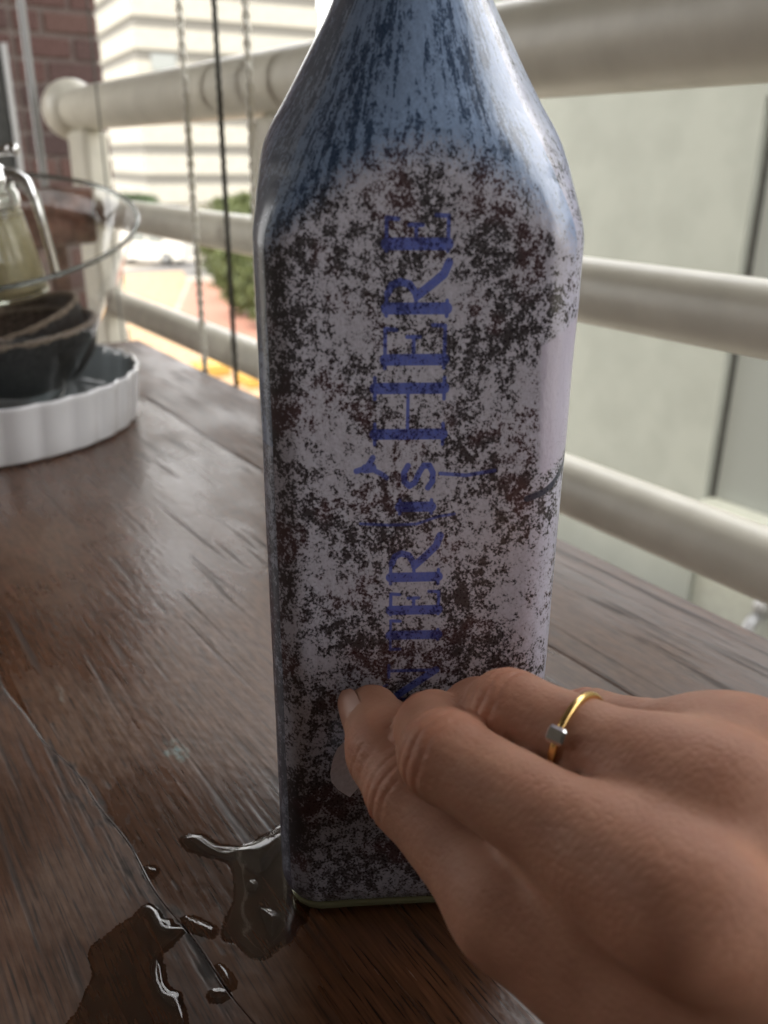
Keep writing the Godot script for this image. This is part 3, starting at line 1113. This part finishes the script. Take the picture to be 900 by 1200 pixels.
func cone_radius(y: float) -> float:
	var tab := [Vector2(0.0, 0.2), Vector2(0.190, 0.0620), Vector2(0.200, 0.0522), Vector2(0.209, 0.0448), Vector2(0.216, 0.0402), Vector2(0.227, 0.0324), Vector2(0.2387, 0.0254), Vector2(0.2515, 0.0186), Vector2(0.264, 0.0158), Vector2(0.28, 0.015), Vector2(0.34, 0.0148)]
	for k in tab.size() - 1:
		if y <= tab[k + 1].x:
			return cubic_interpolate(tab[k].y, tab[k + 1].y, tab[maxi(k - 1, 1)].y, tab[mini(k + 2, tab.size() - 1)].y, (y - tab[k].x) / (tab[k + 1].x - tab[k].x)) if k > 0 else 0.2
	return 0.0148

func bottle() -> void:
	var yaw := deg_to_rad(-34.5 + 3.5)
	var t := thing("glass_bottle", "square frosted bottle with blue lettering running up its front", "bottle", Vector3(0.1400, TABLE + 0.001, -0.1931), yaw)
	# local axes: +z is the printed front toward the viewer, +x its right side
	var perim := 8.0 * (HALF - CORNER) + TAU * CORNER
	var ring := []     # (direction, arc length) once round, starting at the left rear of the front
	var flat_n := 26
	var arc_n := 12
	var s_at := -(HALF - CORNER) - CORNER * PI / 4.0
	for side in 4:
		var rot := PI / 2 * side
		# half corner, flat, half corner of a side that faces +z turned by rot
		for k in arc_n / 2:
			var a := -PI / 4 + PI / 4 * k / (arc_n / 2.0)
			ring.append([Vector2(-(HALF - CORNER) + sin(a) * CORNER, (HALF - CORNER) + cos(a) * CORNER).rotated(-rot), s_at + CORNER * (a + PI / 4) + side * perim / 4])
		for k in flat_n:
			var x := lerpf(-(HALF - CORNER), HALF - CORNER, float(k) / flat_n)
			ring.append([Vector2(x, HALF).rotated(-rot), x + side * perim / 4])
		for k in arc_n / 2:
			var a := PI / 4 * k / (arc_n / 2.0)
			ring.append([Vector2((HALF - CORNER) + sin(a) * CORNER, (HALF - CORNER) + cos(a) * CORNER).rotated(-rot), (HALF - CORNER) + CORNER * a + side * perim / 4])
	ring.append([ring[0][0], ring[0][1] + perim])
	var hs := []
	for k in 8: hs.append(0.004 + 0.003 * k)
	for k in 30: hs.append(0.028 + 0.155 * k / 29.0)
	for k in 70: hs.append(0.1845 + 0.09 * k / 69.0)
	for k in 6: hs.append(0.280 + 0.006 * k)
	var wob := noise(28.0, 3, 77)
	var q := Mb.new()
	var per := ring.size()
	for h in hs:
		var R := cone_radius(h)
		for e in ring:
			var d: Vector2 = e[0]
			var sq := d.length()
			var base := 0.0
			if h < 0.012: base = 0.0028 * pow(1.0 - (h - 0.004) / 0.008, 2.0)
			var a := sq - base
			var kk := 0.0065
			var hh := maxf(kk - absf(a - R), 0.0) / kk
			var r := minf(a, R) - hh * hh * kk * 0.25
			r += 0.00022 * wob.get_noise_3d(d.x, h, d.y)
			d = d / sq * r
			q.p(Vector3(d.x, h, d.y), Vector2((e[1] + perim / 8.0) / (perim / 2.0), 1.0 - h / 0.28))
	for i in hs.size() - 1:
		for k in per - 1:
			q.quad(i * per + k, i * per + k + 1, (i + 1) * per + k + 1, (i + 1) * per + k)
	var body := part("bottle_body", q.mesh(), frost(perim), t)
	# the seam at the back keeps one smooth normal because its points share places only
	# thick clear foot under the film
	var foot := Mb.new()
	var fh := [0.0, 0.0006, 0.002, 0.0045]
	var fi := [0.0042, 0.0032, 0.0027, 0.0030]
	for i in 4:
		for e in ring:
			var d: Vector2 = e[0]
			d = d / d.length() * (d.length() - fi[i])
			foot.p(Vector3(d.x, fh[i], d.y))
	for i in 3:
		for k in per - 1: foot.quad(i * per + k, i * per + k + 1, (i + 1) * per + k + 1, (i + 1) * per + k)
	var c0 := foot.p(Vector3.ZERO)
	var c1 := foot.p(Vector3(0, 0.0045, 0))
	for k in per - 1:
		foot.tri(c0, k + 1, k)
		foot.tri(c1, 3 * per + k, 3 * per + k + 1)
	var fm := mat("foot_glass", lin(0.16, 0.155, 0.09), 0.08)
	fm.metallic = 0.35
	part("glass_foot", foot.mesh(), fm, t)
	var cap_m := mat("cap_foil", lin(0.3, 0.36, 0.45), 0.3, 0.1, 12.0)
	cap_m.metallic = 0.6
	part("cap", lathe([Vector2(0.001, 0.306), Vector2(0.0158, 0.306), Vector2(0.0168, 0.309), Vector2(0.0168, 0.345), Vector2(0.0155, 0.348), Vector2(0.001, 0.349)], 48), cap_m, t)
	# a corner of film already peeled off, lifted under the thumb
	var fq := Mb.new()
	for j in 9:
		for i in 9:
			var a := i / 8.0
			var b := j / 8.0
			var bulge := sin(PI * clampf(b * 0.86 + 0.12, 0.0, 1.0))
			var x := -0.0107 - 0.0125 * (1.0 - a) * pow(bulge, 0.6) - 0.0006 * sin(b * 9.0)
			var y := 0.0505 + 0.023 * b + 0.003 * a
			fq.p(Vector3(x, y, HALF + 0.0015 + 0.0045 * (1.0 - a) * (1.0 - a) + 0.001 * b), Vector2(a, b))
	for j in 8:
		for i in 8: fq.quad(j * 9 + i, j * 9 + i + 1, (j + 1) * 9 + i + 1, (j + 1) * 9 + i)
	var flap := part("peeled_film", fq.mesh(false), mat("film", lin(0.78, 0.75, 0.84), 0.4, 0.1, 60.0, 1.0, 91), t)
	flap.set_meta("label", "loose pale scrap of film lifted under the thumb")


# strokes of Roman capitals in a unit box; each stroke is [half width, x0, y0, x1, y1, ...]
func letter(ch: String) -> Array:
	match ch:
		"E": return [[.085, .17, .02, .17, .98], [.03, .05, .98, .62, .98], [.03, .05, .02, .66, .02], [.03, .17, .52, .5, .52], [.03, .62, .98, .60, .80], [.03, .66, .02, .67, .22], [.03, .5, .42, .5, .63]]
		"H": return [[.085, .17, .02, .17, .98], [.085, .83, .02, .83, .98], [.028, .17, .52, .83, .52], [.03, .02, .98, .32, .98], [.03, .02, .02, .32, .02], [.03, .68, .98, .98, .98], [.03, .68, .02, .98, .02]]
		"R": return [[.085, .17, .02, .17, .98], [.03, .05, .98, .42, .98], [.03, .04, .02, .3, .02], [.055, .42, .96, .55, .9, .61, .77, .57, .62, .44, .53], [.03, .44, .53, .17, .50], [.065, .38, .5, .56, .28, .74, .08, .92, .01]]
		"N": return [[.03, .17, .02, .17, .98], [.03, .85, .0, .85, .98], [.07, .13, .98, .85, .03], [.03, .02, .02, .3, .02], [.03, .7, .98, .98, .98]]
		"T": return [[.085, .42, .02, .42, .98], [.025, .02, .97, .82, .97], [.03, .02, .97, .03, .78], [.03, .82, .97, .81, .78], [.03, .28, .02, .56, .02]]
		"I": return [[.085, .17, .02, .17, .98], [.03, .02, .98, .32, .98], [.03, .02, .02, .32, .02]]
		"S": return [[.05, .58, .84, .42, .97, .22, .95, .12, .78, .2, .6, .42, .47, .58, .33, .58, .14, .42, .02, .22, .03, .08, .17]]
		"W": return [[.07, .05, .98, .33, .02], [.03, .33, .02, .55, .98], [.07, .5, .98, .8, .02], [.03, .8, .02, 1.05, .98]]
	return []

func stamp(ink: PackedByteArray, w: int, h: int, a: Vector2, b: Vector2, r: float, depth: float) -> void:
	var lo := a.min(b) - Vector2(r + 2, r + 2)
	var hi := a.max(b) + Vector2(r + 2, r + 2)
	for y in range(maxi(0, int(lo.y)), mini(h, int(hi.y) + 1)):
		for x in range(maxi(0, int(lo.x)), mini(w, int(hi.x) + 1)):
			var p := Vector2(x + 0.5, y + 0.5)
			var d := p.distance_to(Geometry2D.get_closest_point_to_segment(p, a, b))
			var c := int(255.0 * depth * clampf(r + 0.5 - d, 0.0, 1.0))
			if c > ink[y * w + x]: ink[y * w + x] = c

func frost(perim: float) -> StandardMaterial3D:
	var w := 1024
	var h := 1792
	var px := w / (perim / 2.0)            # pixels per metre round the bottle
	var py := h / 0.28                     # pixels per metre of height
	var ink := PackedByteArray()
	ink.resize(w * h)
	# letters read upward: their baseline is to the right; [letter, foot height, head height, cap top x, baseline x] in millimetres on the front
	var words := [["E", 195.5, 204.0, -10.4, 3.9], ["R", 181.2, 194.0, -10.3, 4.1], ["E", 169.0, 180.2, -10.5, 3.9], ["H", 150.8, 168.0, -12.9, 4.2],
		["S", 139.0, 146.0, -5.6, 1.9], ["I", 132.8, 137.0, -6.4, 1.8], ["R", 112.8, 127.4, -8.6, 4.2], ["E", 104.0, 111.5, -8.5, 4.5], ["T", 93.8, 103.0, -8.6, 4.6], ["N", 76.0, 89.5, -8.8, 4.6], ["I", 68.5, 73.5, -8.8, 4.6], ["W", 42.0, 64.0, -11.5, 4.6]]
	var shift := 1.8
	for l in words:
		var wide := 0.0
		var strokes := letter(l[0])
		for s in strokes:
			for k in range(1, s.size(), 2): wide = maxf(wide, s[k] + 0.03)
		var tall: float = (l[4] - l[3])
		for s in strokes:
			for k in range(1, s.size() - 2, 2):
				var a := Vector2(perim / 8.0 + (l[4] + shift - s[k + 1] * tall) * 0.001, (l[1] + s[k] / wide * (l[2] - l[1])) * 0.001)
				var b := Vector2(perim / 8.0 + (l[4] + shift - s[k + 3] * tall) * 0.001, (l[1] + s[k + 2] / wide * (l[2] - l[1])) * 0.001)
				stamp(ink, w, h, Vector2(a.x * px, h - a.y * py), Vector2(b.x * px, h - b.y * py), s[0] * 0.0145 * px, 0.85)
	# the flourishes round the middle of the lettering, in millimetres
	for f in [[0.35, -16.0, 130.5, -9.0, 130.0, -2.0, 130.2, 3.5, 132.2, 7.5, 132.8], [0.45, 3.5, 143.6, 10.0, 143.0, 17.0, 144.2], [1.1, -14.8, 145.0, -13.2, 145.2], [0.7, -17.0, 144.4, -14.5, 145.2, -13.0, 147.8], [0.6, -13.5, 145.0, -10.8, 143.6, -9.6, 142.6], [0.35, -18.0, 77.0, -9.0, 83.0]]:
		for k in range(1, f.size() - 2, 2):
			var a := Vector2((perim / 8.0 + (f[k] + shift) * 0.001) * px, h - f[k + 1] * 0.001 * py)
			var b := Vector2((perim / 8.0 + (f[k + 2] + shift) * 0.001) * px, h - f[k + 3] * 0.001 * py)
			stamp(ink, w, h, a, b, f[0] * 0.001 * px, 0.8)
	# the blank label with its dark curved border on the right-hand corner
	var label := PackedByteArray()
	label.resize(w * h)
	for f in [[0.8, 25.6, 136.6, 30.0, 138.2, 33.0, 140.0, 38.0, 144.5, 44.0, 149.0, 60.0, 152.0]]:
		for k in range(1, f.size() - 2, 2):
			stamp(label, w, h, Vector2((perim / 8.0 + (f[k] + shift) * 0.001) * px, h - f[k + 1] * 0.001 * py), Vector2((perim / 8.0 + (f[k + 2] + shift) * 0.001) * px, h - f[k + 3] * 0.001 * py), f[0] * 0.001 * px, 1.0)
	var fine := noise(0.125, 5, 101)
	fine.fractal_gain = 0.7
	var n_fine := fine.get_image(w, h, false, false, false).get_data()
	var n_mid := noise(0.034, 5, 102).get_image(w, h, false, false, false).get_data()
	var n_big := noise(0.0055, 3, 103).get_image(w, h, false, false, false).get_data()
	var n_hue := noise(0.006, 3, 104).get_image(w, h, false, false, false).get_data()
	var n_fold := stretched(bent(noise(0.012, 3, 106)), w, 700, w, h)
	var n_st := stretched(noise(0.06, 4, 105), w, 260, w, h)
	var alb := PackedByteArray()
	alb.resize(w * h * 3)
	var rg := PackedByteArray()
	rg.resize(w * h)
	var gam := PackedByteArray()
	gam.resize(1025)
	for k in 1025: gam[k] = int(255.0 * pow(k / 1024.0, 1.0 / 2.2) + 0.5)
	for y in h:
		var hm := (1.0 - float(y) / h) * 280.0          # height in millimetres
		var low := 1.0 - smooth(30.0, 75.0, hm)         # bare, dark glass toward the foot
		var labelled := hm > 138.0 and hm < 182.0
		for x in w:
			var k := y * w + x
			var sm := x / px * 1000.0 - perim * 125.0   # millimetres from the middle of the front
			# the printed panel ends in an arch; above it the film is blue and streaked
			var up := clampf((hm - 217.0 + sm * sm * 0.016 + (n_fine[k] - 127.5) * 0.047 + 4.0) / 8.0, 0.0, 1.0) if sm < 36.0 else (0.75 if sm > 52.0 else 0.75 * (sm - 36.0) / 16.0)
			if hm < 150.0: up = minf(up, 0.3)
			var f := n_fine[k] / 255.0 - 0.5
			var m := n_mid[k] / 255.0 - 0.5
			var b := n_big[k] / 255.0 - 0.5
			var hue := n_hue[k] / 255.0 - 0.5
			var st := n_st[k] / 255.0 - 0.5
			var fold := maxf(0.0, 0.16 - absf(n_fold[k] / 255.0 - 0.5) * 4.0) * (1.0 - 0.5 * up)
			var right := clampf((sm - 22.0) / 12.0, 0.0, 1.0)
			var dim := clampf((sm - 70.0) / 30.0, 0.0, 1.0) + 0.45 * clampf((-29.0 - sm) / 6.0, 0.0, 1.0)   # darker, sparser and rougher film toward the left corner
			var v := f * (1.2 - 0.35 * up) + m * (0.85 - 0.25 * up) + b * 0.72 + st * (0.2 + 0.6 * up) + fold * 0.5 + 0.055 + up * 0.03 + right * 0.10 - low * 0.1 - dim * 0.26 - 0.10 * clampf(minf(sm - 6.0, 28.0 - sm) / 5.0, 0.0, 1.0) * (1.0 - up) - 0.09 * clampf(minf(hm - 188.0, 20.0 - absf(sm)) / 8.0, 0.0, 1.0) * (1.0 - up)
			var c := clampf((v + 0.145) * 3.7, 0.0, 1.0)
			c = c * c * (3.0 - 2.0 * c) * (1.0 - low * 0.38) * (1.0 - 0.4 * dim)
			var red := clampf((hue - 0.02) * 7.0, 0.0, 1.0) * (1.0 - up)
			var mott := 1.0 + f * 0.5 + m * 0.3
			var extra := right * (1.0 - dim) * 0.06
			# light film and what shows between
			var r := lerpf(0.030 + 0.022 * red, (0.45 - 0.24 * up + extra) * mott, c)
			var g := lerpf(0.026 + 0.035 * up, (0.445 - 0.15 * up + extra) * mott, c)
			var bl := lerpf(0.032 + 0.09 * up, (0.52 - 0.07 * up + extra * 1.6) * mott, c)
			if labelled and sm > 26.0 and sm < 76.0:
				# clean strip of label
				var edge := sm - 28.6 + (hm - 160.0) * 0.06 - f * 3.0
				var in_label := smooth(0.0, 0.8, edge) * smooth(141.5, 143.5, hm + f * 6.0 - maxf(0.0, sm - 31.0) * 0.5) * (1.0 - smooth(175.0, 176.0, hm - (sm - 29.0) * 0.55)) * (1.0 - smooth(70.0, 74.0, sm))
				r = lerpf(r, 0.55 + f * 0.05, in_label)
				g = lerpf(g, 0.52 + f * 0.05, in_label)
				bl = lerpf(bl, 0.64 + f * 0.05, in_label)
			var li := label[k] / 255.0
			if li > 0.0:
				r = lerpf(r, 0.02, li)
				g = lerpf(g, 0.03, li)
				bl = lerpf(bl, 0.06, li)
			if ink[k] > 0:
				var take := clampf(ink[k] / 255.0 * (0.86 + 0.14 * c + f * 0.4), 0.0, 1.0)
				r = lerpf(r, 0.014 + 0.025 * c, take)
				g = lerpf(g, 0.032 + 0.05 * c, take)
				bl = lerpf(bl, 0.20 + 0.24 * c, take)
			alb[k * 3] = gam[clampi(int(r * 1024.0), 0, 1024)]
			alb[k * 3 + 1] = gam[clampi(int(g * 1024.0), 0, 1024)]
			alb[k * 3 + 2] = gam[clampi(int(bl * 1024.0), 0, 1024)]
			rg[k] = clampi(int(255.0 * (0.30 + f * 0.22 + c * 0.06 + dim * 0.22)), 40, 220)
	var mt := StandardMaterial3D.new()
	mt.resource_name = "frosted_film"
	mt.albedo_texture = ImageTexture.create_from_image(Image.create_from_data(w, h, false, Image.FORMAT_RGB8, alb))
	mt.roughness = 1.0
	mt.roughness_texture = ImageTexture.create_from_image(Image.create_from_data(w, h, false, Image.FORMAT_L8, rg))
	mt.roughness_texture_channel = BaseMaterial3D.TEXTURE_CHANNEL_RED
	mt.normal_enabled = true
	mt.normal_texture = noise_normal(0.05, 1.6, 111, 1024)
	mt.normal_scale = 0.5
	mt.metallic_specular = 0.5
	mt.clearcoat_enabled = true
	mt.clearcoat = 0.65
	mt.clearcoat_roughness = 0.17
	return mt


# ---------------------------------------------------------------- the hand
class Limb:
	var a := PackedVector3Array()
	var b := PackedVector3Array()
	var ra := PackedFloat32Array()
	var rb := PackedFloat32Array()
	var g := PackedInt32Array()

	func bone(p: Vector3, q: Vector3, r0: float, r1: float, group: int) -> void:
		a.append(p)
		b.append(q)
		ra.append(r0)
		rb.append(r1)
		g.append(group)

	func one(i: int, p: Vector3) -> float:
		var ab := b[i] - a[i]
		var t := clampf((p - a[i]).dot(ab) / ab.length_squared(), 0.0, 1.0)
		return (p - a[i] - ab * t).length() - lerpf(ra[i], rb[i], t)

	# group 0 is the palm; groups 1..5 the digits, each smooth in itself and rooted in the palm
	func field(p: Vector3, use: PackedInt32Array) -> float:
		var d := PackedFloat32Array([1.0, 1.0, 1.0, 1.0, 1.0, 1.0])
		for i in use:
			var e := one(i, p)
			var k := 0.009 if g[i] == 0 else 0.004
			var was := d[g[i]]
			var h := maxf(k - absf(was - e), 0.0) / k
			d[g[i]] = minf(was, e) - h * h * k * 0.25
		var out := d[0]
		for j in range(1, 6):
			var k := 0.0055
			var h := maxf(k - absf(d[0] - d[j]), 0.0) / k
			out = minf(out, minf(d[0], d[j]) - h * h * k * 0.25)
		return out


func skin_mesh(l: Limb, lo: Vector3, hi: Vector3, cell: float) -> Mb:
	var bs := 8
	var nb := Vector3i(((hi - lo) / (cell * bs)).ceil())
	var n := nb * bs + Vector3i.ONE
	var sy := n.x
	var sz := n.x * n.y
	var val := PackedFloat32Array()
	val.resize(n.x * n.y * n.z)
	val.fill(1.0)
	var all := PackedInt32Array(range(l.a.size()))
	var half := cell * bs * 0.5 * 1.7321 + cell
	var done := []
	for bz in nb.z:
		for by in nb.y:
			for bx in nb.x:
				var c := lo + (Vector3(bx, by, bz) + Vector3(0.5, 0.5, 0.5)) * cell * bs
				var d := l.field(c, all)
				if absf(d) > half + 0.004: 
					if d < 0.0:
						for z in bs + 1:
							for y in bs + 1:
								for x in bs + 1:
									var idx := (bz * bs + z) * sz + (by * bs + y) * sy + bx * bs + x
									if val[idx] == 1.0: val[idx] = -1.0
					continue
				var use := PackedInt32Array()
				for i in all:
					if l.one(i, c) < half + 0.018: use.append(i)
				for z in bs + 1:
					for y in bs + 1:
						for x in bs + 1:
							var idx := (bz * bs + z) * sz + (by * bs + y) * sy + bx * bs + x
							if absf(val[idx]) < 0.9: continue
							val[idx] = l.field(lo + Vector3(bx * bs + x, by * bs + y, bz * bs + z) * cell, use)
				done.append(Vector3i(bx, by, bz) * bs)
	var q := Mb.new()
	var vid := {}
	for o in done:
		for z in bs:
			for y in bs:
				for x in bs:
					var idx: int = (o.z + z) * sz + (o.y + y) * sy + o.x + x
					var s := 0
					var sum := Vector3.ZERO
					var cnt := 0
					var v := [val[idx], val[idx + 1], val[idx + sy], val[idx + sy + 1], val[idx + sz], val[idx + sz + 1], val[idx + sz + sy], val[idx + sz + sy + 1]]
					for k in 8:
						if v[k] < 0.0: s += 1
					if s == 0 or s == 8: continue
					for ax in 3:
						var bit := 1 << ax
						for k in 8:
							if k & bit: continue
							var v0: float = v[k]
							var v1: float = v[k | bit]
							if (v0 < 0.0) == (v1 < 0.0): continue
							var t := v0 / (v0 - v1)
							var e := Vector3(k & 1, (k >> 1) & 1, (k >> 2) & 1)
							e[ax] += t
							sum += e
							cnt += 1
					vid[idx] = q.p(lo + (Vector3(o.x + x, o.y + y, o.z + z) + sum / cnt) * cell)
	var step := [1, sy, sz]
	for idx in vid:
		for ax in 3:
			var s0 := val[idx] < 0.0
			if s0 == (val[idx + step[ax]] < 0.0): continue
			var u: int = step[(ax + 1) % 3]
			var w: int = step[(ax + 2) % 3]
			if not (vid.has(idx - u) and vid.has(idx - w) and vid.has(idx - u - w)): continue
			if s0: q.quad(vid[idx], vid[idx - u], vid[idx - u - w], vid[idx - w])
			else: q.quad(vid[idx], vid[idx - w], vid[idx - u - w], vid[idx - u])
	return q


func hand() -> void:
	# joints: knuckle, middle joint, end joint, tip, then radii at the four
	var digits := [
		[seen(602, 1058, 0.182), seen(481, 926, 0.206), seen(455, 880, 0.2165), seen(436, 838, 0.2285), 0.0125, 0.0102, 0.0100, 0.0080],
		[seen(800, 1058, 0.151), seen(520, 886, 0.186), seen(508, 855, 0.207), seen(500, 842, 0.2305), 0.0113, 0.0092, 0.0086, 0.0072],
		[seen(838, 942, 0.166), seen(596, 836, 0.196), seen(560, 838, 0.216), seen(540, 850, 0.2320), 0.0118, 0.0094, 0.0086, 0.0072],
		[seen(872, 894, 0.182), seen(690, 852, 0.214), seen(640, 860, 0.224), seen(590, 880, 0.2320), 0.0110, 0.0088, 0.0080, 0.0068],
		[seen(935, 925, 0.196), seen(775, 905, 0.213), seen(715, 925, 0.225), seen(670, 950, 0.2300), 0.0100, 0.0080, 0.0072, 0.0060]]
	var wrist := seen(1090, 1290, 0.158)
	var wrist2 := seen(1130, 1180, 0.170)
	var carpal := seen(815, 1195, 0.164)
	var l := Limb.new()
	for k in 5:
		var d: Array = digits[k]
		for j in 3: l.bone(d[j], d[j + 1], d[4 + j], d[5 + j], k + 1)
		if k > 0:
			var w := wrist.lerp(wrist2, (k - 1) / 3.0)
			l.bone(d[0], w, d[4] * 0.93, 0.0155, 0)
			l.bone(d[0] - cam_f * 0.0025 - cam_y * -0.001, d[0].lerp(w, 0.15) - cam_f * 0.002, d[4] * 0.88, d[4] * 0.7, 0)
			l.bone(d[0], d[0].lerp(d[1], 0.25), d[4], d[4] * 0.96, 0)
			# pads of the palm on the far side of the knuckles
			l.bone(d[0] + cam_f * 0.010, w + cam_f * 0.006, 0.0105, 0.015, 0)
	l.bone(digits[0][0], carpal, 0.0135, 0.0185, 0)
	l.bone(carpal, wrist, 0.0185, 0.0195, 0)
	l.bone(digits[0][0].lerp(carpal, 0.45), digits[1][0].lerp(wrist, 0.30) + cam_f * 0.006, 0.0115, 0.012, 0)
	l.bone(digits[0][0].lerp(carpal, 0.1), digits[1][0] + cam_f * 0.008, 0.0085, 0.010, 0)
	# tendons on the back of the hand
	var dors := Vector3(digits[4][0] - digits[1][0]).cross(Vector3(wrist - digits[2][0])).normalized()
	if dors.dot(cam_f) > 0.0: dors = -dors
	for k in range(1, 5):
		var d: Array = digits[k]
		var w := wrist.lerp(wrist2, (k - 1) / 3.0)
		l.bone(d[0] + dors * d[4] * 0.95, d[0].lerp(w, 0.7) + dors * 0.0138, 0.0024, 0.0018, 0)
	var rt := cam_x
	var elbow := wrist + rt * 0.19 - Vector3(cam_f.x, 0, cam_f.z).normalized() * 0.03 + Vector3.UP * 0.005
	l.bone(wrist, elbow, 0.0215, 0.031, 0)
	l.bone(wrist2, elbow + cam_f * 0.02, 0.0205, 0.031, 0)
	var lo := l.a[0]
	var hi := l.a[0]
	for i in l.a.size():
		lo = lo.min(l.a[i] - Vector3.ONE * (l.ra[i] + 0.006)).min(l.b[i] - Vector3.ONE * (l.rb[i] + 0.006))
		hi = hi.max(l.a[i] + Vector3.ONE * (l.ra[i] + 0.006)).max(l.b[i] + Vector3.ONE * (l.rb[i] + 0.006))
	var q := skin_mesh(l, lo, hi, 0.0016)
	# finer faces round the joints, so that creases fit
	for level in 2:
		var mids := {}
		var ix2 := PackedInt32Array()
		for t in range(0, q.ix.size(), 3):
			var c := (q.v[q.ix[t]] + q.v[q.ix[t + 1]] + q.v[q.ix[t + 2]]) / 3.0
			var close := false
			for k in 4:
				if c.distance_squared_to(digits[k][1]) < 0.00026: close = true
			if not close:
				ix2.append_array(PackedInt32Array([q.ix[t], q.ix[t + 1], q.ix[t + 2]]))
				continue
			var m := PackedInt32Array()
			for e in 3:
				var a := q.ix[t + e]
				var b := q.ix[t + (e + 1) % 3]
				var key := mini(a, b) * 4000000 + maxi(a, b)
				if not mids.has(key): mids[key] = q.p((q.v[a] + q.v[b]) * 0.5)
				m.append(mids[key])
			ix2.append_array(PackedInt32Array([q.ix[t], m[0], m[2], m[0], q.ix[t + 1], m[1], m[2], m[1], q.ix[t + 2], m[0], m[1], m[2]]))
		q.ix = ix2
	# creases over the joints and a redder tone on the knuckles
	var tone := noise(90.0, 4, 201)
	var back := []
	for d in digits:
		var c: Vector3 = (d[0] + d[3]) * 0.5
		back.append((d[1] - c).normalized())
	q.c.resize(q.v.size())
	for i in q.v.size():
		var p := q.v[i]
		var red := 0.0
		var push := Vector3.ZERO
		for k in 5:
			var d: Array = digits[k]
			for j in [1, 2]:
				var o: Vector3 = p - d[j]
				if o.length_squared() > 0.00045: continue
				var axis: Vector3 = (d[j + 1] - d[j - 1]).normalized()
				var x := o.dot(axis)
				var face := o.normalized().dot(back[k])
				if face < 0.1: continue
				var g := exp(-x * x / 0.00003) * smooth(0.1, 0.6, face)
				push -= o.normalized() * 0.00032 * g * pow(0.5 + 0.5 * cos((x + 0.0005 * sin(o.dot(back[k].cross(axis)) * 500.0 + j)) * TAU / 0.0031), 2.0) * (1.0 if j == 1 else 0.5)
				red = maxf(red, g)
			var kn: Vector3 = p - d[0]
			if k > 0: red = maxf(red, 0.6 * exp(-kn.length_squared() / 0.00025))
		q.v[i] = p + push
		var t := tone.get_noise_3dv(p) * 0.12
		q.c[i] = Color(0.385 + t * 0.5 + red * 0.012, 0.192 + t * 0.35 - red * 0.01, 0.126 + t * 0.25 - red * 0.01)
	var skin := StandardMaterial3D.new()
	skin.resource_name = "skin"
	skin.vertex_color_use_as_albedo = true
	skin.roughness = 0.58
	skin.metallic_specular = 0.4
	skin.subsurf_scatter_enabled = true
	skin.subsurf_scatter_strength = 0.12
	skin.normal_enabled = true
	skin.normal_texture = noise_normal(0.05, 3.0, 210)
	skin.normal_scale = 0.6
	skin.uv1_triplanar = true
	skin.uv1_scale = Vector3.ONE * 22.0
	var o := thing("person", "bare right hand and forearm, thumb and fingers peeling film off the bottle", "person")
	part("hand", q.mesh(), skin, o)
	var nail_m := mat("nail", lin(0.36, 0.175, 0.12), 0.36)
	for k in 5:
		var d: Array = digits[k]
		var ax: Vector3 = (d[3] - d[2]).normalized()
		var nb: Vector3 = back[k] - ax * back[k].dot(ax)
		nb = nb.normalized()
		var side := ax.cross(nb)
		var nq := Mb.new()
		var r: float = d[7]
		for i in 7:
			for j in 7:
				var a := (j / 6.0 - 0.5) * 1.7
				var u := i / 6.0
				var wd := 1.0 if u < 0.6 else sqrt(1.0 - pow((u - 0.6) / 0.45, 2.0))
				nq.p(d[3] + ax * lerpf(-r * 0.75, r * 0.85, u) + (nb * cos(a * wd) + side * sin(a * wd)) * (r * (1.06 - 0.10 * u * u)) )
		for i in 6:
			for j in 6: nq.quad(i * 7 + j, i * 7 + j + 1, (i + 1) * 7 + j + 1, (i + 1) * 7 + j)
		part("fingernail", nq.mesh(false), nail_m, o)
	# ring on the middle finger
	var f: Array = digits[2]
	var at: Vector3 = f[1].lerp(f[0], 0.37)
	var ax: Vector3 = (f[0] - f[1]).normalized()
	var rn := thing("finger_ring", "thin gold ring with a small square stone on the finger", "ring", at)
	var e1: Vector3 = (back[2] - ax * back[2].dot(ax)).normalized()
	var e2 := ax.cross(e1)
	var rp := []
	var rr := []
	for k in 48:
		var g := TAU * k / 48
		rp.append((e1 * cos(g) + e2 * sin(g)) * 0.0107)
		rr.append(0.0009)
	var rq := Mb.new()
	rq.tube(rp, rr, 10, true)
	part("band", rq.mesh(), M.gold, rn)
	var st := Mb.new()
	st.chamfer(Vector3(0.0036, 0.0016, 0.0042), 0.0006)
	var so := part("stone_setting", st.mesh(), M.chrome, rn)
	var dir := (e1 * cos(0.3) + e2 * sin(0.3))
	so.transform = Transform3D(Basis(ax.cross(dir), dir, ax).orthonormalized(), dir * 0.0116)
